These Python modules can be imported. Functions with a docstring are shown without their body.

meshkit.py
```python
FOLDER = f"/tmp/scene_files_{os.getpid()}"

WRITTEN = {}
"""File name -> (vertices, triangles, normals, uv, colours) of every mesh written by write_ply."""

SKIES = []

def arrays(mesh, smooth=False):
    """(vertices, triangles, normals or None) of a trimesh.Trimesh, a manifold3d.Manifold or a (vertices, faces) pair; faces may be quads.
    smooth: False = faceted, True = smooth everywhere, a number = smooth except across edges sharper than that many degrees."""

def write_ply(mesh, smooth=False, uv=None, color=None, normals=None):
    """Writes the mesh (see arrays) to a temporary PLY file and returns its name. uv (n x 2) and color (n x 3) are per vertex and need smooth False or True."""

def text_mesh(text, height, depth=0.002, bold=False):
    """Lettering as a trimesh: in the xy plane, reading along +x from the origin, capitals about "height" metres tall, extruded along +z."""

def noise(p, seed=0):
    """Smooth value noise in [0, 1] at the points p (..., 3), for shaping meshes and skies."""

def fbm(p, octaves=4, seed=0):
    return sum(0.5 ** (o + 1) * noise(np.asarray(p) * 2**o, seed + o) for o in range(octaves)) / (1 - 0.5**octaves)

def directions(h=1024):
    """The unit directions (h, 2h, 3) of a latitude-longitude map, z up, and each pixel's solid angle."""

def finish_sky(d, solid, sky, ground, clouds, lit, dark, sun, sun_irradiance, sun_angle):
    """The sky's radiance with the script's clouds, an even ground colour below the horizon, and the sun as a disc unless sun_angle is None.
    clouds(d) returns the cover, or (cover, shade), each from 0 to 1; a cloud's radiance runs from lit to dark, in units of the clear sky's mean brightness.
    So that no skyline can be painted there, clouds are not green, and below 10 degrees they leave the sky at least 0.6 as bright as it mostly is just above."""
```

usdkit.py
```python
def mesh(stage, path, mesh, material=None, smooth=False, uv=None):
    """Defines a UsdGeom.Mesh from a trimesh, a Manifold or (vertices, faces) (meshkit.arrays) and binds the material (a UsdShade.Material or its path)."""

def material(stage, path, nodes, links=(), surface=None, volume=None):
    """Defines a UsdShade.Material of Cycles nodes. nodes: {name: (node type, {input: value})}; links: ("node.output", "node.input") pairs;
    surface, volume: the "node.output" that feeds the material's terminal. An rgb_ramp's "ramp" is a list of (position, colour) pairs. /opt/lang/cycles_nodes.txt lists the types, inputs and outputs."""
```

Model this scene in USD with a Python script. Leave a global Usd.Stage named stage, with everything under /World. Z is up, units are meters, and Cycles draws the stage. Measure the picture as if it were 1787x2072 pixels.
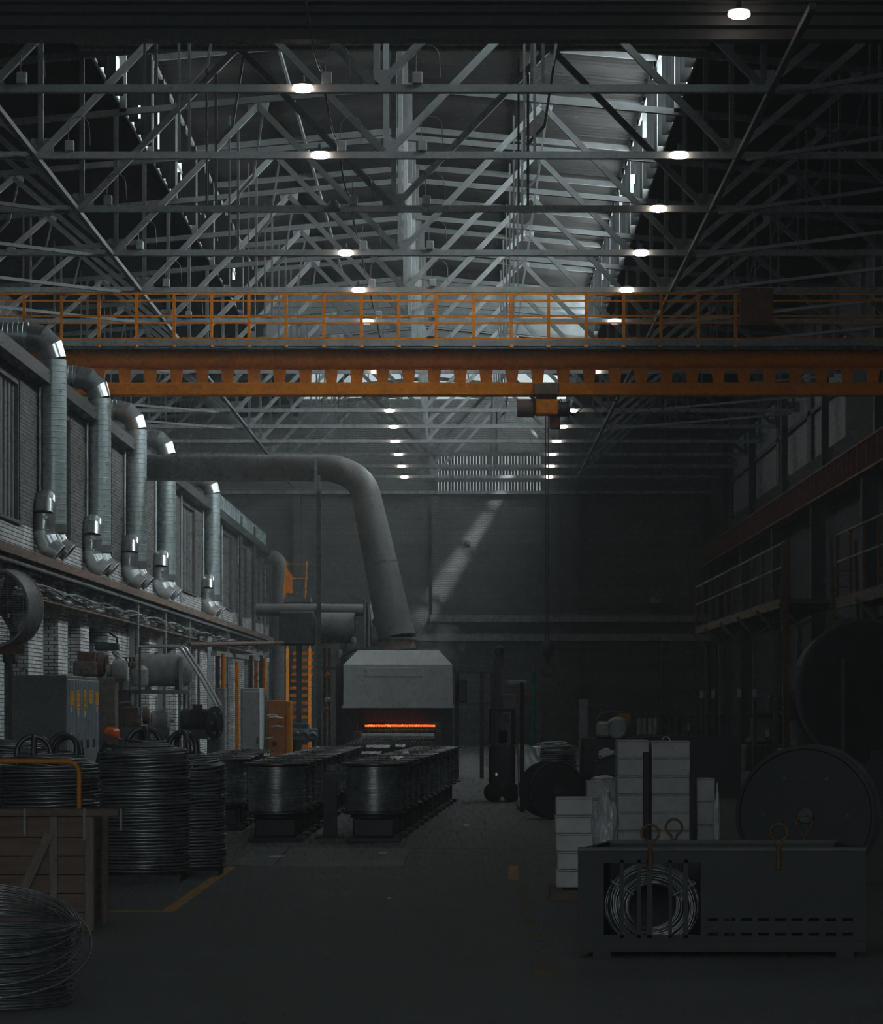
import math, random
import numpy as np, trimesh
import shapely.geometry as sg
import usdkit, meshkit
from pxr import Usd, UsdGeom, UsdLux, Gf, Sdf

random.seed(7)
rng = np.random.default_rng(7)
stage = Usd.Stage.CreateInMemory()
UsdGeom.SetStageUpAxis(stage, 'Z')
UsdGeom.SetStageMetersPerUnit(stage, 1.0)
UsdGeom.Xform.Define(stage, '/World')
UsdGeom.Scope.Define(stage, '/World/Looks')

# ------------------------------------------------------------------ camera, light, exposure
F, CX, CY, EYE = 6500.0, 940.0, 1430.0, 1.7          # focal length in pixels, vanishing point, eye height
cam = UsdGeom.Camera.Define(stage, '/World/camera')
cam.AddTransformOp().Set(Gf.Matrix4d(1, 0, 0, 0, 0, 0, 1, 0, 0, -1, 0, 0, 0, 0, EYE, 1))
HA = 36.0
cam.CreateHorizontalApertureAttr(HA)
cam.CreateVerticalApertureAttr(HA * 2072 / 1787)
cam.CreateFocalLengthAttr(F / 1787 * HA)
cam.CreateHorizontalApertureOffsetAttr(-(CX - 893.5) / 1787 * HA)
cam.CreateVerticalApertureOffsetAttr((CY - 1036) / 1787 * HA)
cam.CreateClippingRangeAttr(Gf.Vec2f(0.1, 400))
cam.CreateExposureAttr(0.6)
DAY = (0.82, 0.965, 1.0)                               # overcast daylight, graded cool
L_RIGHT, L_LEFT, L_GABLE, L_LAMP = 18.0, 1.5, 0.25, 8.0
L_NEAR_FILL, L_FRONT_FILL = 1.0, 2.7  # added fill: foreground lantern panes, end window behind the camera
HAZE = 0.0015
SUN_I = 6500.0
dome = UsdLux.DomeLight.Define(stage, '/World/sky')
dome.CreateIntensityAttr(0.6)
dome.CreateColorAttr(Gf.Vec3f(0.75, 0.9, 1.0))
# added cone spot outside the roof, standing in for the sunlight that reaches the end wall through the one open slot in the far roof lantern
SUN = np.array([-1.0, 2.0, -1.58]); SUN = SUN / np.linalg.norm(SUN)
SLOT = np.array([4.64, 128.9, 1.7 + 14.1])
sun_spot = UsdLux.SphereLight.Define(stage, '/World/sun_spot')
sun_spot.CreateRadiusAttr(0.5)
sun_spot.CreateIntensityAttr(SUN_I)
sun_spot.CreateColorAttr(Gf.Vec3f(0.85, 0.97, 1.0))
sh_ = UsdLux.ShapingAPI.Apply(sun_spot.GetPrim())
sh_.CreateShapingConeAngleAttr(9.0); sh_.CreateShapingConeSoftnessAttr(1.0)
_p = SLOT - SUN * 17.0
_z = -SUN; _x = np.cross([0, 0, 1.0], _z); _x /= np.linalg.norm(_x); _y = np.cross(_z, _x)
sun_spot.AddTransformOp().Set(Gf.Matrix4d(*_x, 0, *_y, 0, *_z, 0, *_p, 1))

# ------------------------------------------------------------------ helpers
def at(x, y, Y):
    """The point at depth Y that stands at pixel (x, y)."""
    return np.array([(x - CX) / F * Y, Y, EYE + (CY - y) / F * Y])
def px(x, Y): return (x - CX) / F * Y
def pz(y, Y): return EYE + (CY - y) / F * Y

used = {}
origin = {}
def numbered(parent, name):
    k = used.get((parent, name), 0); used[(parent, name)] = k + 1
    return name if k == 0 else f'{name}_{k:03d}'
def keys(p, label=None, cat=None, group=None, kind=None):
    for k, v in (('label', label), ('category', cat), ('group', group), ('kind', kind)):
        if v: p.SetCustomDataByKey(k, v)
    return p
def thing(name, label, cat, loc=(0, 0, 0), rotz=0, group=None, kind=None):
    path = '/World/' + numbered('/World', name)
    x = UsdGeom.Xform.Define(stage, path)
    x.AddTranslateOp().Set(Gf.Vec3d(*map(float, loc))); x.AddRotateZOp().Set(float(rotz))
    origin[path] = np.asarray(loc, float)
    return keys(x.GetPrim(), label, cat, group, kind)
class MB:
    def __init__(s): s.v, s.f, s.n = [], [], 0
    def add(s, v, f):
        v, f = np.asarray(v, float), np.asarray(f, int)
        if f.shape[1] == 4: f = np.vstack([f[:, [0, 1, 2]], f[:, [0, 2, 3]]])
        s.v.append(v); s.f.append(f + s.n); s.n += len(v); return s
    def mesh(s, m): return s.add(m.vertices, m.faces)
    def box(s, x0, x1, y0, y1, z0, z1):
        v = [(x, y, z) for x in (x0, x1) for y in (y0, y1) for z in (z0, z1)]
        return s.add(v, [(0, 1, 3, 2), (4, 6, 7, 5), (0, 4, 5, 1), (2, 3, 7, 6), (0, 2, 6, 4), (1, 5, 7, 3)])
    def cbox(s, x0, x1, y0, y1, z0, z1, c=0.02):
        """A box with chamfered edges."""
        P = []
        for i, x in enumerate((x0, x1)):
            for j, y in enumerate((y0, y1)):
                for k, z in enumerate((z0, z1)):
                    sx, sy, sz = (c, -c)[i], (c, -c)[j], (c, -c)[k]
                    P += [(x, y + sy, z + sz), (x + sx, y, z + sz), (x + sx, y + sy, z)]
        return s.mesh(trimesh.convex.convex_hull(np.array(P)))
    def bar(s, a, b, w, h=None, up=(0, 0, 1)):
        a, b = np.asarray(a, float), np.asarray(b, float); h = h or w
        d = (b - a) / np.linalg.norm(b - a); up = np.asarray(up, float)
        if abs(d @ up) > 0.99: up = np.array([0, 1.0, 0])
        r = np.cross(d, up); r /= np.linalg.norm(r); u = np.cross(r, d)
        v = [p + i * r * w / 2 + j * u * h / 2 for p in (a, b) for i in (-1, 1) for j in (-1, 1)]
        return s.add(v, [(0, 1, 3, 2), (4, 6, 7, 5), (0, 4, 5, 1), (2, 3, 7, 6), (0, 2, 6, 4), (1, 5, 7, 3)])
    def tube(s, pts, r, n=10, closed=False, caps=True):
        P = np.asarray(pts, float); m = len(P)
        R = np.full(m, r, float) if np.ndim(r) == 0 else np.asarray(r, float)
        if closed: T = np.roll(P, -1, 0) - np.roll(P, 1, 0)
        else:
            T = np.gradient(P, axis=0)
        T /= np.maximum(np.linalg.norm(T, axis=1, keepdims=True), 1e-12)
        ref = np.array([0, 0, 1.0]) if abs(T[0, 2]) < 0.9 else np.array([1.0, 0, 0])
        N = np.zeros_like(P); u = ref - T[0] * (ref @ T[0]); u /= np.linalg.norm(u); N[0] = u
        for i in range(1, m):
            u = N[i - 1] - T[i] * (N[i - 1] @ T[i]); N[i] = u / max(np.linalg.norm(u), 1e-9)
        B = np.cross(T, N); a = np.linspace(0, 2 * np.pi, n, endpoint=False)
        V = (P[:, None] + R[:, None, None] * (np.cos(a)[None, :, None] * N[:, None] + np.sin(a)[None, :, None] * B[:, None])).reshape(-1, 3)
        k = np.arange(m if closed else m - 1)[:, None]; j = np.arange(n)[None]; k2 = (k + 1) % m; j2 = (j + 1) % n
        Q = np.stack([k * n + j, k2 * n + j, k2 * n + j2, k * n + j2], -1).reshape(-1, 4)
        f = np.vstack([Q[:, [0, 2, 1]], Q[:, [0, 3, 2]]])
        if caps and not closed:
            V = np.vstack([V, P[0], P[-1]]); c0, c1 = len(V) - 2, len(V) - 1; jj = np.arange(n)
            f = np.vstack([f, np.stack([np.full(n, c0), jj, (jj + 1) % n], 1), np.stack([np.full(n, c1), (m - 1) * n + (jj + 1) % n, (m - 1) * n + jj], 1)])
        return s.add(V, f)
    def lathe(s, prof, c=(0, 0, 0), axis=(0, 0, 1), n=32):
        """prof: (radius, height along the axis) pairs, closed by the axis."""
        ax = np.asarray(axis, float); ax /= np.linalg.norm(ax)
        ref = np.array([0, 0, 1.0]) if abs(ax[2]) < 0.9 else np.array([1.0, 0, 0])
        u = np.cross(ref, ax); u /= np.linalg.norm(u); w = np.cross(ax, u)
        a = np.linspace(0, 2 * np.pi, n, endpoint=False); ring = np.cos(a)[:, None] * u + np.sin(a)[:, None] * w
        V = np.vstack([np.asarray(c, float) + h * ax + r * ring for r, h in prof]); m = len(prof)
        k = np.arange(m - 1)[:, None]; j = np.arange(n)[None]; j2 = (j + 1) % n
        Q = np.stack([k * n + j, k * n + j2, (k + 1) * n + j2, (k + 1) * n + j], -1).reshape(-1, 4)
        return s.add(V, Q)
    def prism(s, poly, o, e1, e2, e3, depth):
        """poly: shapely polygon in the plane (e1, e2) at o, extruded along e3."""
        m = trimesh.creation.extrude_polygon(poly, depth, engine='earcut')
        v = m.vertices; o, e1, e2, e3 = (np.asarray(q, float) for q in (o, e1, e2, e3))
        V = o + v[:, :1] * e1 + v[:, 1:2] * e2 + v[:, 2:3] * e3
        f = m.faces if np.dot(np.cross(e1, e2), e3) > 0 else m.faces[:, ::-1]
        return s.add(V, f)
    def arrays(s): return np.vstack(s.v), np.vstack(s.f)
def obj(name, mb, mat, parent=None, world=True, smooth=False, label=None, cat=None, group=None, kind=None):
    base = str(parent.GetPath()) if parent else '/World'
    path = base + '/' + numbered(base, name)
    v, f = mb.arrays() if isinstance(mb, MB) else (np.asarray(mb.vertices), np.asarray(mb.faces))
    if parent and world:
        q = base
        while q not in origin: q = q.rpartition('/')[0]
        v = v - origin[q]
    m = usdkit.mesh(stage, path, trimesh.Trimesh(v, f, process=False) if smooth else (v, f), M[mat], smooth=smooth)
    return keys(m.GetPrim(), label, cat, group, kind)
def dup(src, loc, label, rotz=0, group=None):
    d = src.GetCustomData()
    name = src.GetName()
    r = thing(name, label, d['category'], loc, rotz, group or d.get('group'))
    r.GetReferences().AddInternalReference(src.GetPath()); r.SetInstanceable(True)
    return r
def struct(name, mb, mat, label=None, smooth=False):
    return obj(name, mb, mat, None, smooth=smooth, label=label, cat=name.split('_')[0], kind='structure')
ORD = ['first', 'second', 'third', 'fourth', 'fifth', 'sixth', 'seventh', 'eighth', 'ninth', 'tenth', 'eleventh', 'twelfth', 'thirteenth', 'fourteenth', 'fifteenth', 'sixteenth', 'seventeenth', 'eighteenth', 'nineteenth', 'twentieth']
def arc(c, r, a0, a1, e1, e2, n=12):
    a = np.radians(np.linspace(a0, a1, n))[:, None]
    return np.asarray(c, float) + r * (np.cos(a) * np.asarray(e1, float) + np.sin(a) * np.asarray(e2, float))

# ------------------------------------------------------------------ materials
M = {}
def mat(name, c, rough=0.7, metal=0.0, c2=None, scale=3.0, bump=0.0, bscale=40.0, spec=0.5, detail=5, stretch=None, lo=0.35, hi=0.65):
    c2 = c2 or tuple(0.6 * x for x in c)
    nodes = {'g': ('geometry', {}), 'mp': ('mapping', {'scale': stretch or (1, 1, 1)}),
             'n': ('noise_texture', {'scale': scale, 'detail': detail, 'roughness': 0.65}),
             'r': ('rgb_ramp', {'ramp': [(lo, c2), (hi, c)]}),
             'p': ('principled_bsdf', {'roughness': rough, 'metallic': metal, 'specular_ior_level': spec})}
    links = [('g.position', 'mp.vector'), ('mp.vector', 'n.vector'), ('n.fac', 'r.fac'), ('r.color', 'p.base_color')]
    if bump:
        nodes['n2'] = ('noise_texture', {'scale': bscale, 'detail': 4})
        nodes['b'] = ('bump', {'strength': bump, 'distance': 0.02})
        links += [('g.position', 'n2.vector'), ('n2.fac', 'b.height'), ('b.normal', 'p.normal')]
    M[name] = usdkit.material(stage, '/World/Looks/' + name, nodes, links, surface='p.BSDF')
def glow(name, c, s, base=(0.3, 0.3, 0.3), noise=None):
    nodes = {'p': ('principled_bsdf', {'base_color': base, 'roughness': 0.6, 'emission_color': c, 'emission_strength': s})}
    links = []
    if noise:
        nodes |= {'g': ('geometry', {}), 'n': ('noise_texture', {'scale': noise, 'detail': 4}), 'm': ('map_range', {'from_min': 0.3, 'from_max': 0.7, 'to_min': 0.5 * s, 'to_max': 1.4 * s, 'clamp': True})}
        links = [('g.position', 'n.vector'), ('n.fac', 'm.value'), ('m.result', 'p.emission_strength')]
    M[name] = usdkit.material(stage, '/World/Looks/' + name, nodes, links, surface='p.BSDF')
def brick_mat(name, c1, c2, mortar, swap, w=0.25, h=0.077, dirt=(0.12, 0.11, 0.10)):
    """Brick courses on a wall; swap: which world axes run along the courses (0: x, 1: y)."""
    nodes = {'g': ('geometry', {}), 's': ('separate_xyz', {}), 'c': ('combine_xyz', {}),
             'b': ('brick_texture', {'color1': c1, 'color2': c2, 'mortar': mortar, 'scale': 1.0, 'mortar_size': 0.009, 'mortar_smooth': 0.2, 'bias': 0.0, 'brick_width': w, 'row_height': h}),
             'n': ('noise_texture', {'scale': 0.9, 'detail': 6, 'roughness': 0.7}), 'r': ('rgb_ramp', {'ramp': [(0.38, (0, 0, 0)), (0.62, (1, 1, 1))]}),
             'mx': ('mix_color', {'b': dirt}), 'mf': ('math', {'math_type': 'multiply', 'value2': 0.55}),
             'bp': ('bump', {'strength': 1.0, 'distance': 0.02, 'invert': True}),
             'p': ('principled_bsdf', {'roughness': 0.85, 'specular_ior_level': 0.3})}
    ad = {'a': ('math', {'math_type': 'add'})}
    links = [('g.position', 's.vector'), ('s.x', 'a.value1'), ('s.y', 'a.value2'), ('a.value', 'c.x'), ('s.z', 'c.y'), ('c.vector', 'b.vector'),
             ('g.position', 'n.vector'), ('n.fac', 'r.fac'), ('r.color', 'mf.value1'), ('mf.value', 'mx.fac'), ('b.color', 'mx.a'), ('mx.result', 'p.base_color'),
             ('b.fac', 'bp.height'), ('bp.normal', 'p.normal')]
    M[name] = usdkit.material(stage, '/World/Looks/' + name, nodes | ad, links, surface='p.BSDF')

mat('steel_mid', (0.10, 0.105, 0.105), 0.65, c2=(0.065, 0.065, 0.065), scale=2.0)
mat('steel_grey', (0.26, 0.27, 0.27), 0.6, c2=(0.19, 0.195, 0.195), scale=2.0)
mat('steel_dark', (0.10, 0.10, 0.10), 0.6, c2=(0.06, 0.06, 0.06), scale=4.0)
mat('black_iron', (0.045, 0.045, 0.045), 0.55, c2=(0.03, 0.028, 0.026), scale=6.0)
mat('galvanised', (0.70, 0.77, 0.78), 0.38, 0.88, c2=(0.56, 0.63, 0.64), scale=5.0)
mat('galvanised_bright', (0.66, 0.69, 0.70), 0.24, 0.85, c2=(0.52, 0.53, 0.54), scale=4.0)
mat('pipe_grey', (0.20, 0.20, 0.20), 0.55, c2=(0.14, 0.135, 0.13), scale=1.2)
mat('hood_grey', (0.50, 0.51, 0.515), 0.7, c2=(0.42, 0.425, 0.43), scale=3.0)
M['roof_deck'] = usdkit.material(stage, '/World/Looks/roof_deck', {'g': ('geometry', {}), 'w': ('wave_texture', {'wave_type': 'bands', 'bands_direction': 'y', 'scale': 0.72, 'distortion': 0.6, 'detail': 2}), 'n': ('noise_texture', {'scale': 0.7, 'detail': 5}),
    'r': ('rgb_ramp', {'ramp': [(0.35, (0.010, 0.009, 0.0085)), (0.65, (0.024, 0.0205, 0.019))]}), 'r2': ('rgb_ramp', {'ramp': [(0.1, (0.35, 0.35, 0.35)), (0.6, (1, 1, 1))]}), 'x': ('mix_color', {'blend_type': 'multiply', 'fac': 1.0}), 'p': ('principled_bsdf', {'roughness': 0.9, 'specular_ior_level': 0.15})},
    [('g.position', 'w.vector'), ('g.position', 'n.vector'), ('n.fac', 'r.fac'), ('w.fac', 'r2.fac'), ('r.color', 'x.a'), ('r2.color', 'x.b'), ('x.result', 'p.base_color')], surface='p.BSDF')  # wave bands paint the shading of the corrugations into the colour
mat('matte_black', (0.008, 0.008, 0.008), 0.95, c2=(0.005, 0.005, 0.005), spec=0.05)  # near-black: keeps ribs and kerbs shaded beside the glowing panes
mat('gable_board', (0.10, 0.105, 0.105), 0.7, c2=(0.06, 0.06, 0.06))
mat('orange_paint', (0.80, 0.235, 0.006), 0.6, c2=(0.62, 0.17, 0.005), scale=2.0, spec=0.2)
mat('red_brown', (0.20, 0.07, 0.045), 0.7, c2=(0.12, 0.045, 0.03), scale=2.0)
mat('concrete', (0.32, 0.32, 0.31), 0.9, c2=(0.22, 0.22, 0.21), scale=2.0, bump=0.2)
mat('rust', (0.22, 0.13, 0.09), 0.85, c2=(0.12, 0.075, 0.055), scale=5.0)
mat('u_glass', (0.20, 0.21, 0.21), 0.4, c2=(0.14, 0.145, 0.145), scale=2.0)
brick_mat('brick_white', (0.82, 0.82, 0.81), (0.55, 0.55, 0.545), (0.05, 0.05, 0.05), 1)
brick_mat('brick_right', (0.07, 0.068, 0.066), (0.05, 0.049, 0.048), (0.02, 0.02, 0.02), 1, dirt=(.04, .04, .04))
brick_mat('brick_dark', (0.20, 0.19, 0.185), (0.13, 0.125, 0.12), (0.03, 0.03, 0.03), 1, dirt=(.06, .055, .05))
brick_mat('brick_grey', (0.19, 0.187, 0.183), (0.13, 0.127, 0.123), (0.035, 0.035, 0.035), 0, dirt=(0.10, 0.095, 0.09))
glow('pane_right', DAY, L_RIGHT, noise=0.8)
glow('pane_right_dusty', DAY, 0.5 * L_RIGHT, noise=0.8)  # half the glow, only to dim the light of these lanterns
glow('pane_left_dusty', DAY, 0.5 * L_LEFT, noise=0.8)
glow('pane_left', DAY, L_LEFT, noise=0.8)
glow('pane_near_fill', DAY, L_NEAR_FILL, noise=0.6)  # glow of the unseen lantern added to light the foreground
glow('pane_front_fill', DAY, L_FRONT_FILL, noise=0.4)
glow('pane_gable', DAY, L_GABLE, noise=0.6)
glow('lamp_white', (1.0, 0.86, 0.74), L_LAMP)
# ------------------------------------------------------------------ the hall: floor, walls, roof
Y0, Y1 = -8.0, 140.0
XL, XC, XR = -13.6, -1.36, 10.9
CH = EYE + 9.575                                     # height of the trusses' bottom chords
def truss_y(n): return 49.8 + 6.0 * n
def roof_z(x): return EYE + 13.35 - 0.09 * abs(x - XC)
def lantern_z(x): return EYE + 15.55 - 0.09 * abs(x - XC)

nodes = {'g': ('geometry', {}), 'n': ('noise_texture', {'scale': 0.6, 'detail': 8, 'roughness': 0.7}), 'r': ('rgb_ramp', {'ramp': [(0.3, (0.095, 0.093, 0.09)), (0.5, (0.14, 0.139, 0.136)), (0.7, (0.19, 0.19, 0.188))]}),
         'n2': ('noise_texture', {'scale': 14, 'detail': 6}), 'b': ('bump', {'strength': 0.35, 'distance': 0.02}), 'm': ('map_range', {'from_min': 0.3, 'from_max': 0.7, 'to_min': 0.5, 'to_max': 0.85}),
         'p': ('principled_bsdf', {'specular_ior_level': 0.4})}
M['floor_mat'] = usdkit.material(stage, '/World/Looks/floor_mat', nodes, [('g.position', 'n.vector'), ('n.fac', 'r.fac'), ('r.color', 'p.base_color'), ('g.position', 'n2.vector'), ('n2.fac', 'b.height'), ('b.normal', 'p.normal'), ('n.fac', 'm.value'), ('m.result', 'p.roughness')], surface='p.BSDF')
struct('floor', MB().box(XL - .3, XR + .3, Y0 - .3, Y1 + .4, -0.3, 0), 'floor_mat', 'stained dark concrete factory floor')

# roof: aisle decks, the middle between the lanterns, the two lanterns
LX0, LX1 = -7.36, 4.64                               # the lanterns' sides
LANT = [(7.8, 37.8), (43.8, 55.8), (61.8, 115.8), (121.8, 139.7)]  # first lantern is unseen, added to light the foreground
rib = 0.05
def deck(x0, x1, y0, y1, zf):
    """Corrugated sheet, ridges along x, thick enough to be solid."""
    mb = MB(); n = max(2, int((y1 - y0) / 0.25)); ys = np.linspace(y0, y1, n)
    xs = sorted({x0, x1} | ({XC} if x0 < XC < x1 else set()))
    V, Fc = [], []
    for i, y in enumerate(ys):
        for x in xs:
            V += [(x, y, zf(x) + (rib if i % 2 else 0)), (x, y, zf(x) + 0.3)]
    w = 2 * len(xs)
    for i in range(n - 1):
        for j in range(len(xs) - 1):
            a = i * w + 2 * j
            Fc += [(a, a + 2, a + w + 2, a + w), (a + 1, a + w + 1, a + w + 3, a + 3)]
    return mb.add(V, Fc)
ceil = MB()
for a, b in ((XL, LX0), (LX1, XR)):
    v = deck(a, b, Y0, Y1, roof_z); ceil.add(*v.arrays())
for a, b in ((Y0, LANT[0][0]), (LANT[0][1], LANT[1][0]), (LANT[1][1], LANT[2][0]), (LANT[2][1], LANT[3][0])):
    ceil.add(*deck(LX0, LX1, a, b, roof_z).arrays())
for a, b in LANT:
    ceil.add(*deck(LX0 - .3, LX1 + .3, a - .2, b + .2, lantern_z).arrays())
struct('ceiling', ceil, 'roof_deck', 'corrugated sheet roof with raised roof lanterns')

# lantern gables
def gable(y, z_low):
    mb = MB()
    z = z_low; k = 0
    while z < lantern_z(LX0) + .1:
        mb.box(LX0, LX1, y - .04, y + .04, z, z + .17); z += 0.26
    mb.box(LX0, LX1, y + .05, y + .1, z_low, lantern_z(XC))
    return mb
g = MB().box(LX0, LX1, 61.6, 61.7, roof_z(LX0), lantern_z(XC) + .1)
for k in range(3): g.box(LX0, LX1, 61.2 - .5 * k, 61.4 - .5 * k, roof_z(LX0) - .28, roof_z(LX0) - .1)
struct('wall_lantern_front', g, 'steel_dark', 'dark boarded front gable of the roof lantern')
struct('wall_lantern_rear', gable(115.9, EYE + 13.9).box(LX0, LX1, 116, 116.1, roof_z(LX0) - .1, EYE + 14.0), 'gable_board', 'boarded rear gable of the near roof lantern')
struct('wall_lantern_near', MB().box(LX0, LX1, 7.5, 7.6, roof_z(LX0) - .1, lantern_z(XC) + .1).box(LX0, LX1, 38, 38.1, roof_z(LX0) - .1, lantern_z(XC) + .1).box(LX0, LX1, 43.5, 43.6, roof_z(LX0) - .1, lantern_z(XC) + .1).box(LX0, LX1, 56, 56.1, roof_z(LX0) - .1, lantern_z(XC) + .1), 'steel_dark', 'gables of the unseen near roof lanterns, the first one added for foreground light')
struct('wall_lantern_far', MB().box(LX0, LX1, 121.4, 121.5, roof_z(LX0) - .1, lantern_z(XC) + .1), 'steel_dark', 'front gable of the far roof lantern')

# lantern glazing: upright ribs hide most of it from below
HZ0, HZ1 = EYE + 12.85, EYE + 14.9
glimpse_l = [(64.6, 13.0, 13.4), (69.0, 13.15, 14.05), (72.5, 13.1, 13.4), (77.2, 13.2, 14.2), (81.8, 13.4, 13.9), (90, 13.5, 13.75), (94.7, 13.5, 14.0), (102, 13.3, 14.0), (115, 13.3, 13.6)]
glimpse_r = [(74, 14.3, 14.9), (81.5, 14.0, 14.6), (75.4, 13.55, 13.9), (80.4, 14.0, 14.9), (85, 13.6, 14.1), (92.8, 14.1, 14.5), (103, 13.7, 14.1)]
wi = [0]
def side_glazing(x, sgn, pane_mat, side, gl):
    """sgn: towards the hall's middle. One window per bay between trusses."""
    for a, b in LANT:
        y = a
        while y < b - 1:
            e = min(y + 6, b); wi[0] += 1
            open_bay = sgn < 0 and 121 < y < 139
            w = thing(f'window_{wi[0]}', f'glazed {side} side of the roof lantern, bay {wi[0]}', 'window', (x, y, HZ0), kind='structure')
            fr = MB().bar((x, y, HZ0 - .05), (x, e, HZ0 - .05), .1, .12).bar((x, y, HZ1 + .04), (x, e, HZ1 + .04), .1, .12)
            fr.bar((x, y, (HZ0 + HZ1) / 2), (x, e, (HZ0 + HZ1) / 2), .06, .06)
            k = 6; st = (e - y) / k
            pan = []
            for i in range(k):
                for r in range(2):
                    z0 = HZ0 + r * (HZ1 - HZ0) / 2
                    if side == 'right' and r == 1 and 127.5 <= y + i * st < 133.0: z0 += .45; pan.append(MB().box(x - sgn * .02, x - sgn * .05, y + i * st + .02, y + (i + 1) * st - .02, z0, HZ1 - .02)); continue      # the open slot that lets the beam in
                    pan.append(MB().box(x - sgn * .02, x - sgn * .05, y + i * st + .02, y + (i + 1) * st - .02, z0 + .02, z0 + (HZ1 - HZ0) / 2 - .02))
            obj('frame', fr, 'steel_grey', w)
            for p in pan: obj('pane', p, pane_mat if 60 < y < 118 else pane_mat + '_dusty' if y > 118 else pane_mat + '_dusty' if y > 40 else 'pane_near_fill', w)
            fins = MB()
            for i in range(4):
                yy = y + (i + .5) * (e - y) / 4
                if side == 'right' and 127.5 < yy < 133: continue
                cut = [(h0, h1) for (gy, h0, h1) in gl if gy - 2.0 < yy <= gy + .3]
                zs = [HZ0 - .1, HZ1 + .1]
                segs = [(zs[0], zs[1])]
                for h0, h1 in cut:
                    segs = [q for (s0, s1) in segs for q in ((s0, min(s1, EYE + h0)), (max(s0, EYE + h1), s1)) if q[1] - q[0] > .02]
                for s0, s1 in segs: fins.box(min(x, x + sgn * .24), max(x, x + sgn * .24), yy - .02, yy + .02, s0, s1)
            if fins.v: obj('rib', fins, 'matte_black', w, kind='stuff')
            y += 6
side_glazing(LX0, 1, 'pane_left', 'left', glimpse_l)
side_glazing(LX1, -1, 'pane_right', 'right', glimpse_r)
st_ = MB()
for x in (LX0, LX1):
    for a, b in LANT:
        st_.box(x - .08, x + .08, a, b, roof_z(x) - .15, HZ0 - .1).box(x - .08, x + .08, a, b, HZ1 + .09, lantern_z(x) + .1)
for a, b in LANT:
    for x in (LX0, LX1): st_.box(x - .1, x + .1, a - .45, a, roof_z(x) - .15, lantern_z(x) + .1).box(x - .1, x + .1, b, min(b + .45, 139.9), roof_z(x) - .15, lantern_z(x) + .1)
struct('wall_lantern_side', st_, 'matte_black', 'sheeted kerbs above and below the lantern glazing')

# far wall with pilasters, ledges and the slatted windows over it
bw = MB().box(XL, XR, 140, 140.3, 0, EYE + 16)
for x in (-13.3, -7.3, px(882, 139.7), px(1165, 139.7), 10.2):
    bw.box(x - .17, x + .17, 139.75, 140, 0, EYE + 9.3)
struct('wall_back', bw, 'brick_grey', 'dark brick end wall with flat pilasters')
tr = MB().box(px(870, 139), XR, 139.4, 140, pz(1258, 139.5), pz(1245, 139.5)).box(px(840, 139), XR, 139.5, 140, pz(1297, 139.5), pz(1283, 139.5)).box(XL, XR, 139.6, 140, EYE + 9.25, EYE + 9.38)
struct('trim_1', tr, 'steel_grey', 'steel ledges across the end wall')
w = thing('window_back', 'slatted daylight window in the gable over the end wall', 'window', (1.0, 139.9, EYE + 9.4), kind='structure')
fr, sl = MB(), MB()
xa, xb = px(884, 139.8), px(1096, 139.8)
for ya, yb in ((918, 942), (950, 963), (975, 998)):
    obj('pane', MB().box(xa, xb, 139.86, 139.9, pz(yb, 139.9), pz(ya, 139.9)), 'pane_gable', w)
for y_ in (915, 946, 969): fr.box(xa - .1, xb + .1, 139.7, 139.95, pz(y_ + 6, 139.8), pz(y_ - 4, 139.8))
g2 = thing('window_gable', 'dim glazed gable at the far end of the far roof lantern', 'window', (XC, 139.9, EYE + 13), kind='structure')
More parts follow.
